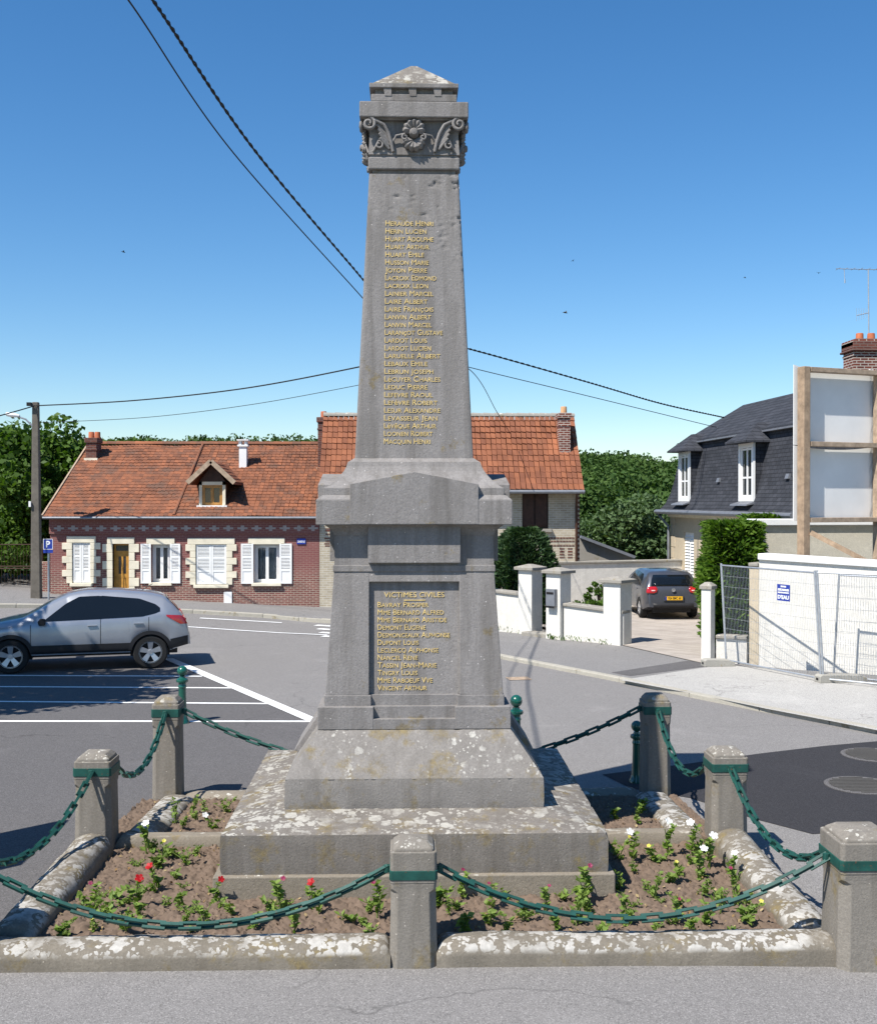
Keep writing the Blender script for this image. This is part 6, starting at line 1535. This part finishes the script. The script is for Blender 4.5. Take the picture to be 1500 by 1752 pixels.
QQ = dict(top=[(-2.10, .55), (-2.09, .80), (-2.03, .98), (-1.90, 1.14), (-1.74, 1.33), (-1.60, 1.46), (-1.30, 1.53), (-.7, 1.59), (-.1, 1.60), (.22, 1.55), (.55, 1.41), (.95, 1.17), (1.10, 1.09), (1.5, 1.02), (1.85, .92), (2.05, .75), (2.12, .55)],
          belt=[(-2.1, 1.08), (-1.6, 1.14), (-1.0, 1.08), (0, 1.02), (1.0, .97), (2.1, .85)], w=.89, wr=.385, wheels=(-1.31, 1.32), wz=.345, tyre=.345, sill=.34, paint=M['silver'], lip=.055, lipmat=M['car_black'], mirror=(.72, 1.02), spoke=.31,
          side=[('front_window', [(-.33, 1.045), (.30, 1.03), (.72, 1.02)], [(-.33, 1.50), (.05, 1.49), (.30, 1.36), (.72, 1.03)], M['car_glass'], .006),
                ('rear_window', [(-1.50, 1.17), (-1.40, 1.13), (-1.15, 1.075), (-.38, 1.05)], [(-1.50, 1.24), (-1.42, 1.31), (-1.1, 1.43), (-.38, 1.50)], M['car_glass'], .006),
                ('door_pillar', [(-.385, 1.05), (-.325, 1.048)], [(-.385, 1.495), (-.325, 1.495)], M['car_glass'], .009),
                ('sill_cladding', [(-.92, .345), (.93, .345)], [(-.92, .55), (.93, .55)], M['car_black'], .012),
                ('rear_bumper_trim', [(-2.05, .47), (-1.70, .40)], [(-2.05, .66), (-1.70, .60)], M['car_black'], .012),
                ('tail_light', [(-2.02, .90), (-1.9, .90), (-1.62, 1.07)], [(-2.02, 1.00), (-1.9, 1.08), (-1.62, 1.10)], M['tail_red'], .012)],
          seams=[(-.355, .52, 1.04), (.95, .58, .96), (-1.28, .74, 1.06)], handles=[(-.20, .92), (-1.08, .94)],
          rear=[('rear_glass', [(1.16, -.62, .62), (1.42, -.52, .52)], M['car_glass'], .012), ('tail_lamp', [(.90, .60, .80), (1.08, .62, .78)], M['tail_red'], .02), ('rear_bumper', [(.56, -.7, .7), (.68, -.72, .72)], M['car_black'], .012)])
zq = 0.0; cxr = P(258, 1130, 22.2).x
qcar = car('silver_crossover', 'silver blue crossover car parked side-on in front of the brick cottage', QQ, (cxr - 1.50, 22.85, .0), math.pi + .25, .985); qcar.scale.z = .965
b = MB(); b.tube([(-1.15, 0, 1.54), (-1.38, 0, 1.68)], .008, 5); b.build('roof_aerial', M['black'], qcar)
GG = dict(top=[(-2.08, .50), (-2.07, .72), (-2.03, .90), (-1.96, 1.04), (-1.84, 1.20), (-1.68, 1.38), (-1.52, 1.44), (-1.0, 1.475), (-.3, 1.48), (.2, 1.45), (.6, 1.30), (1.0, 1.06), (1.15, .99), (1.6, .90), (1.95, .74), (2.1, .50)],
          belt=[(-2.1, .98), (-1.0, .97), (0, .94), (1.0, .90), (2.1, .8)], w=.88, wr=.345, wheels=(-1.28, 1.29), wz=.315, tyre=.315, sill=.26, paint=M['graphite'], lip=.012, lipmat=M['graphite'], mirror=(.75, .97),
          side=[('front_window', [(-.25, .965), (.72, .93)], [(-.25, 1.385), (.1, 1.37), (.72, .95)], M['car_glass'], .006), ('rear_window', [(-1.25, .99), (-.31, .965)], [(-1.25, 1.18), (-1.05, 1.33), (-.31, 1.385)], M['car_glass'], .006)],
          seams=[(-.28, .4, .96), (.98, .5, .9)], handles=[(-.12, .86), (-.98, .88)],
          rear=[('rear_glass', [(1.02, -.66, .66), (1.08, -.655, .655), (1.20, -.62, .62), (1.34, -.55, .55)], M['car_glass'], .012),
                ('tail_light', [(.80, .60, .80), (.84, .50, .82), (.93, .47, .80), (1.0, .52, .76)], M['tail_red'], .03), ('tail_reflector', [(.865, .56, .66), (.90, .55, .67)], M['tail_pale'], .040),
                ('rear_bumper_lower', [(.36, -.7, .7), (.50, -.72, .72)], M['car_black'], .010)])
gx = P(1146, 1010, 30.4).x
gcar = car('dark_hatchback', 'dark grey hatchback with red tail lights parked on the driveway, rear to street', GG, (gx + .05, 32.2, .09), math.radians(90 + 1), .90)
b = MB(); b.box(-2.118, -2.10, -.26, .26, .60, .71); npl = b.build('number_plate', M['plate_yellow'], gcar); MB().box(-2.1195, -2.1, .215, .26, .602, .708).build('plate_band', M['sign_blue'], npl)
MB().box(-2.105, -2.06, -.30, .30, .57, .74).build('plate_recess', M['graphite'], gcar)
text('924 EMC 60', .1, Matrix(((0, 0, -1, -2.1185), (-1, 0, 0, -.02), (0, 1, 0, .622), (0, 0, 0, 1))), M['black'], npl, .40, .001, 'plate_lettering', False, True, .003)
b = MB(); b.lathe([(.055, 0), (.055, .012), (.045, .014), (.045, .006), (.004, .006)], 20, axis='y'); bd = b.build('badge', M['alloy'], gcar); bd.rotation_euler = (0, 0, -math.pi / 2); bd.location = (-2.062, 0, .90)
flush_texts()
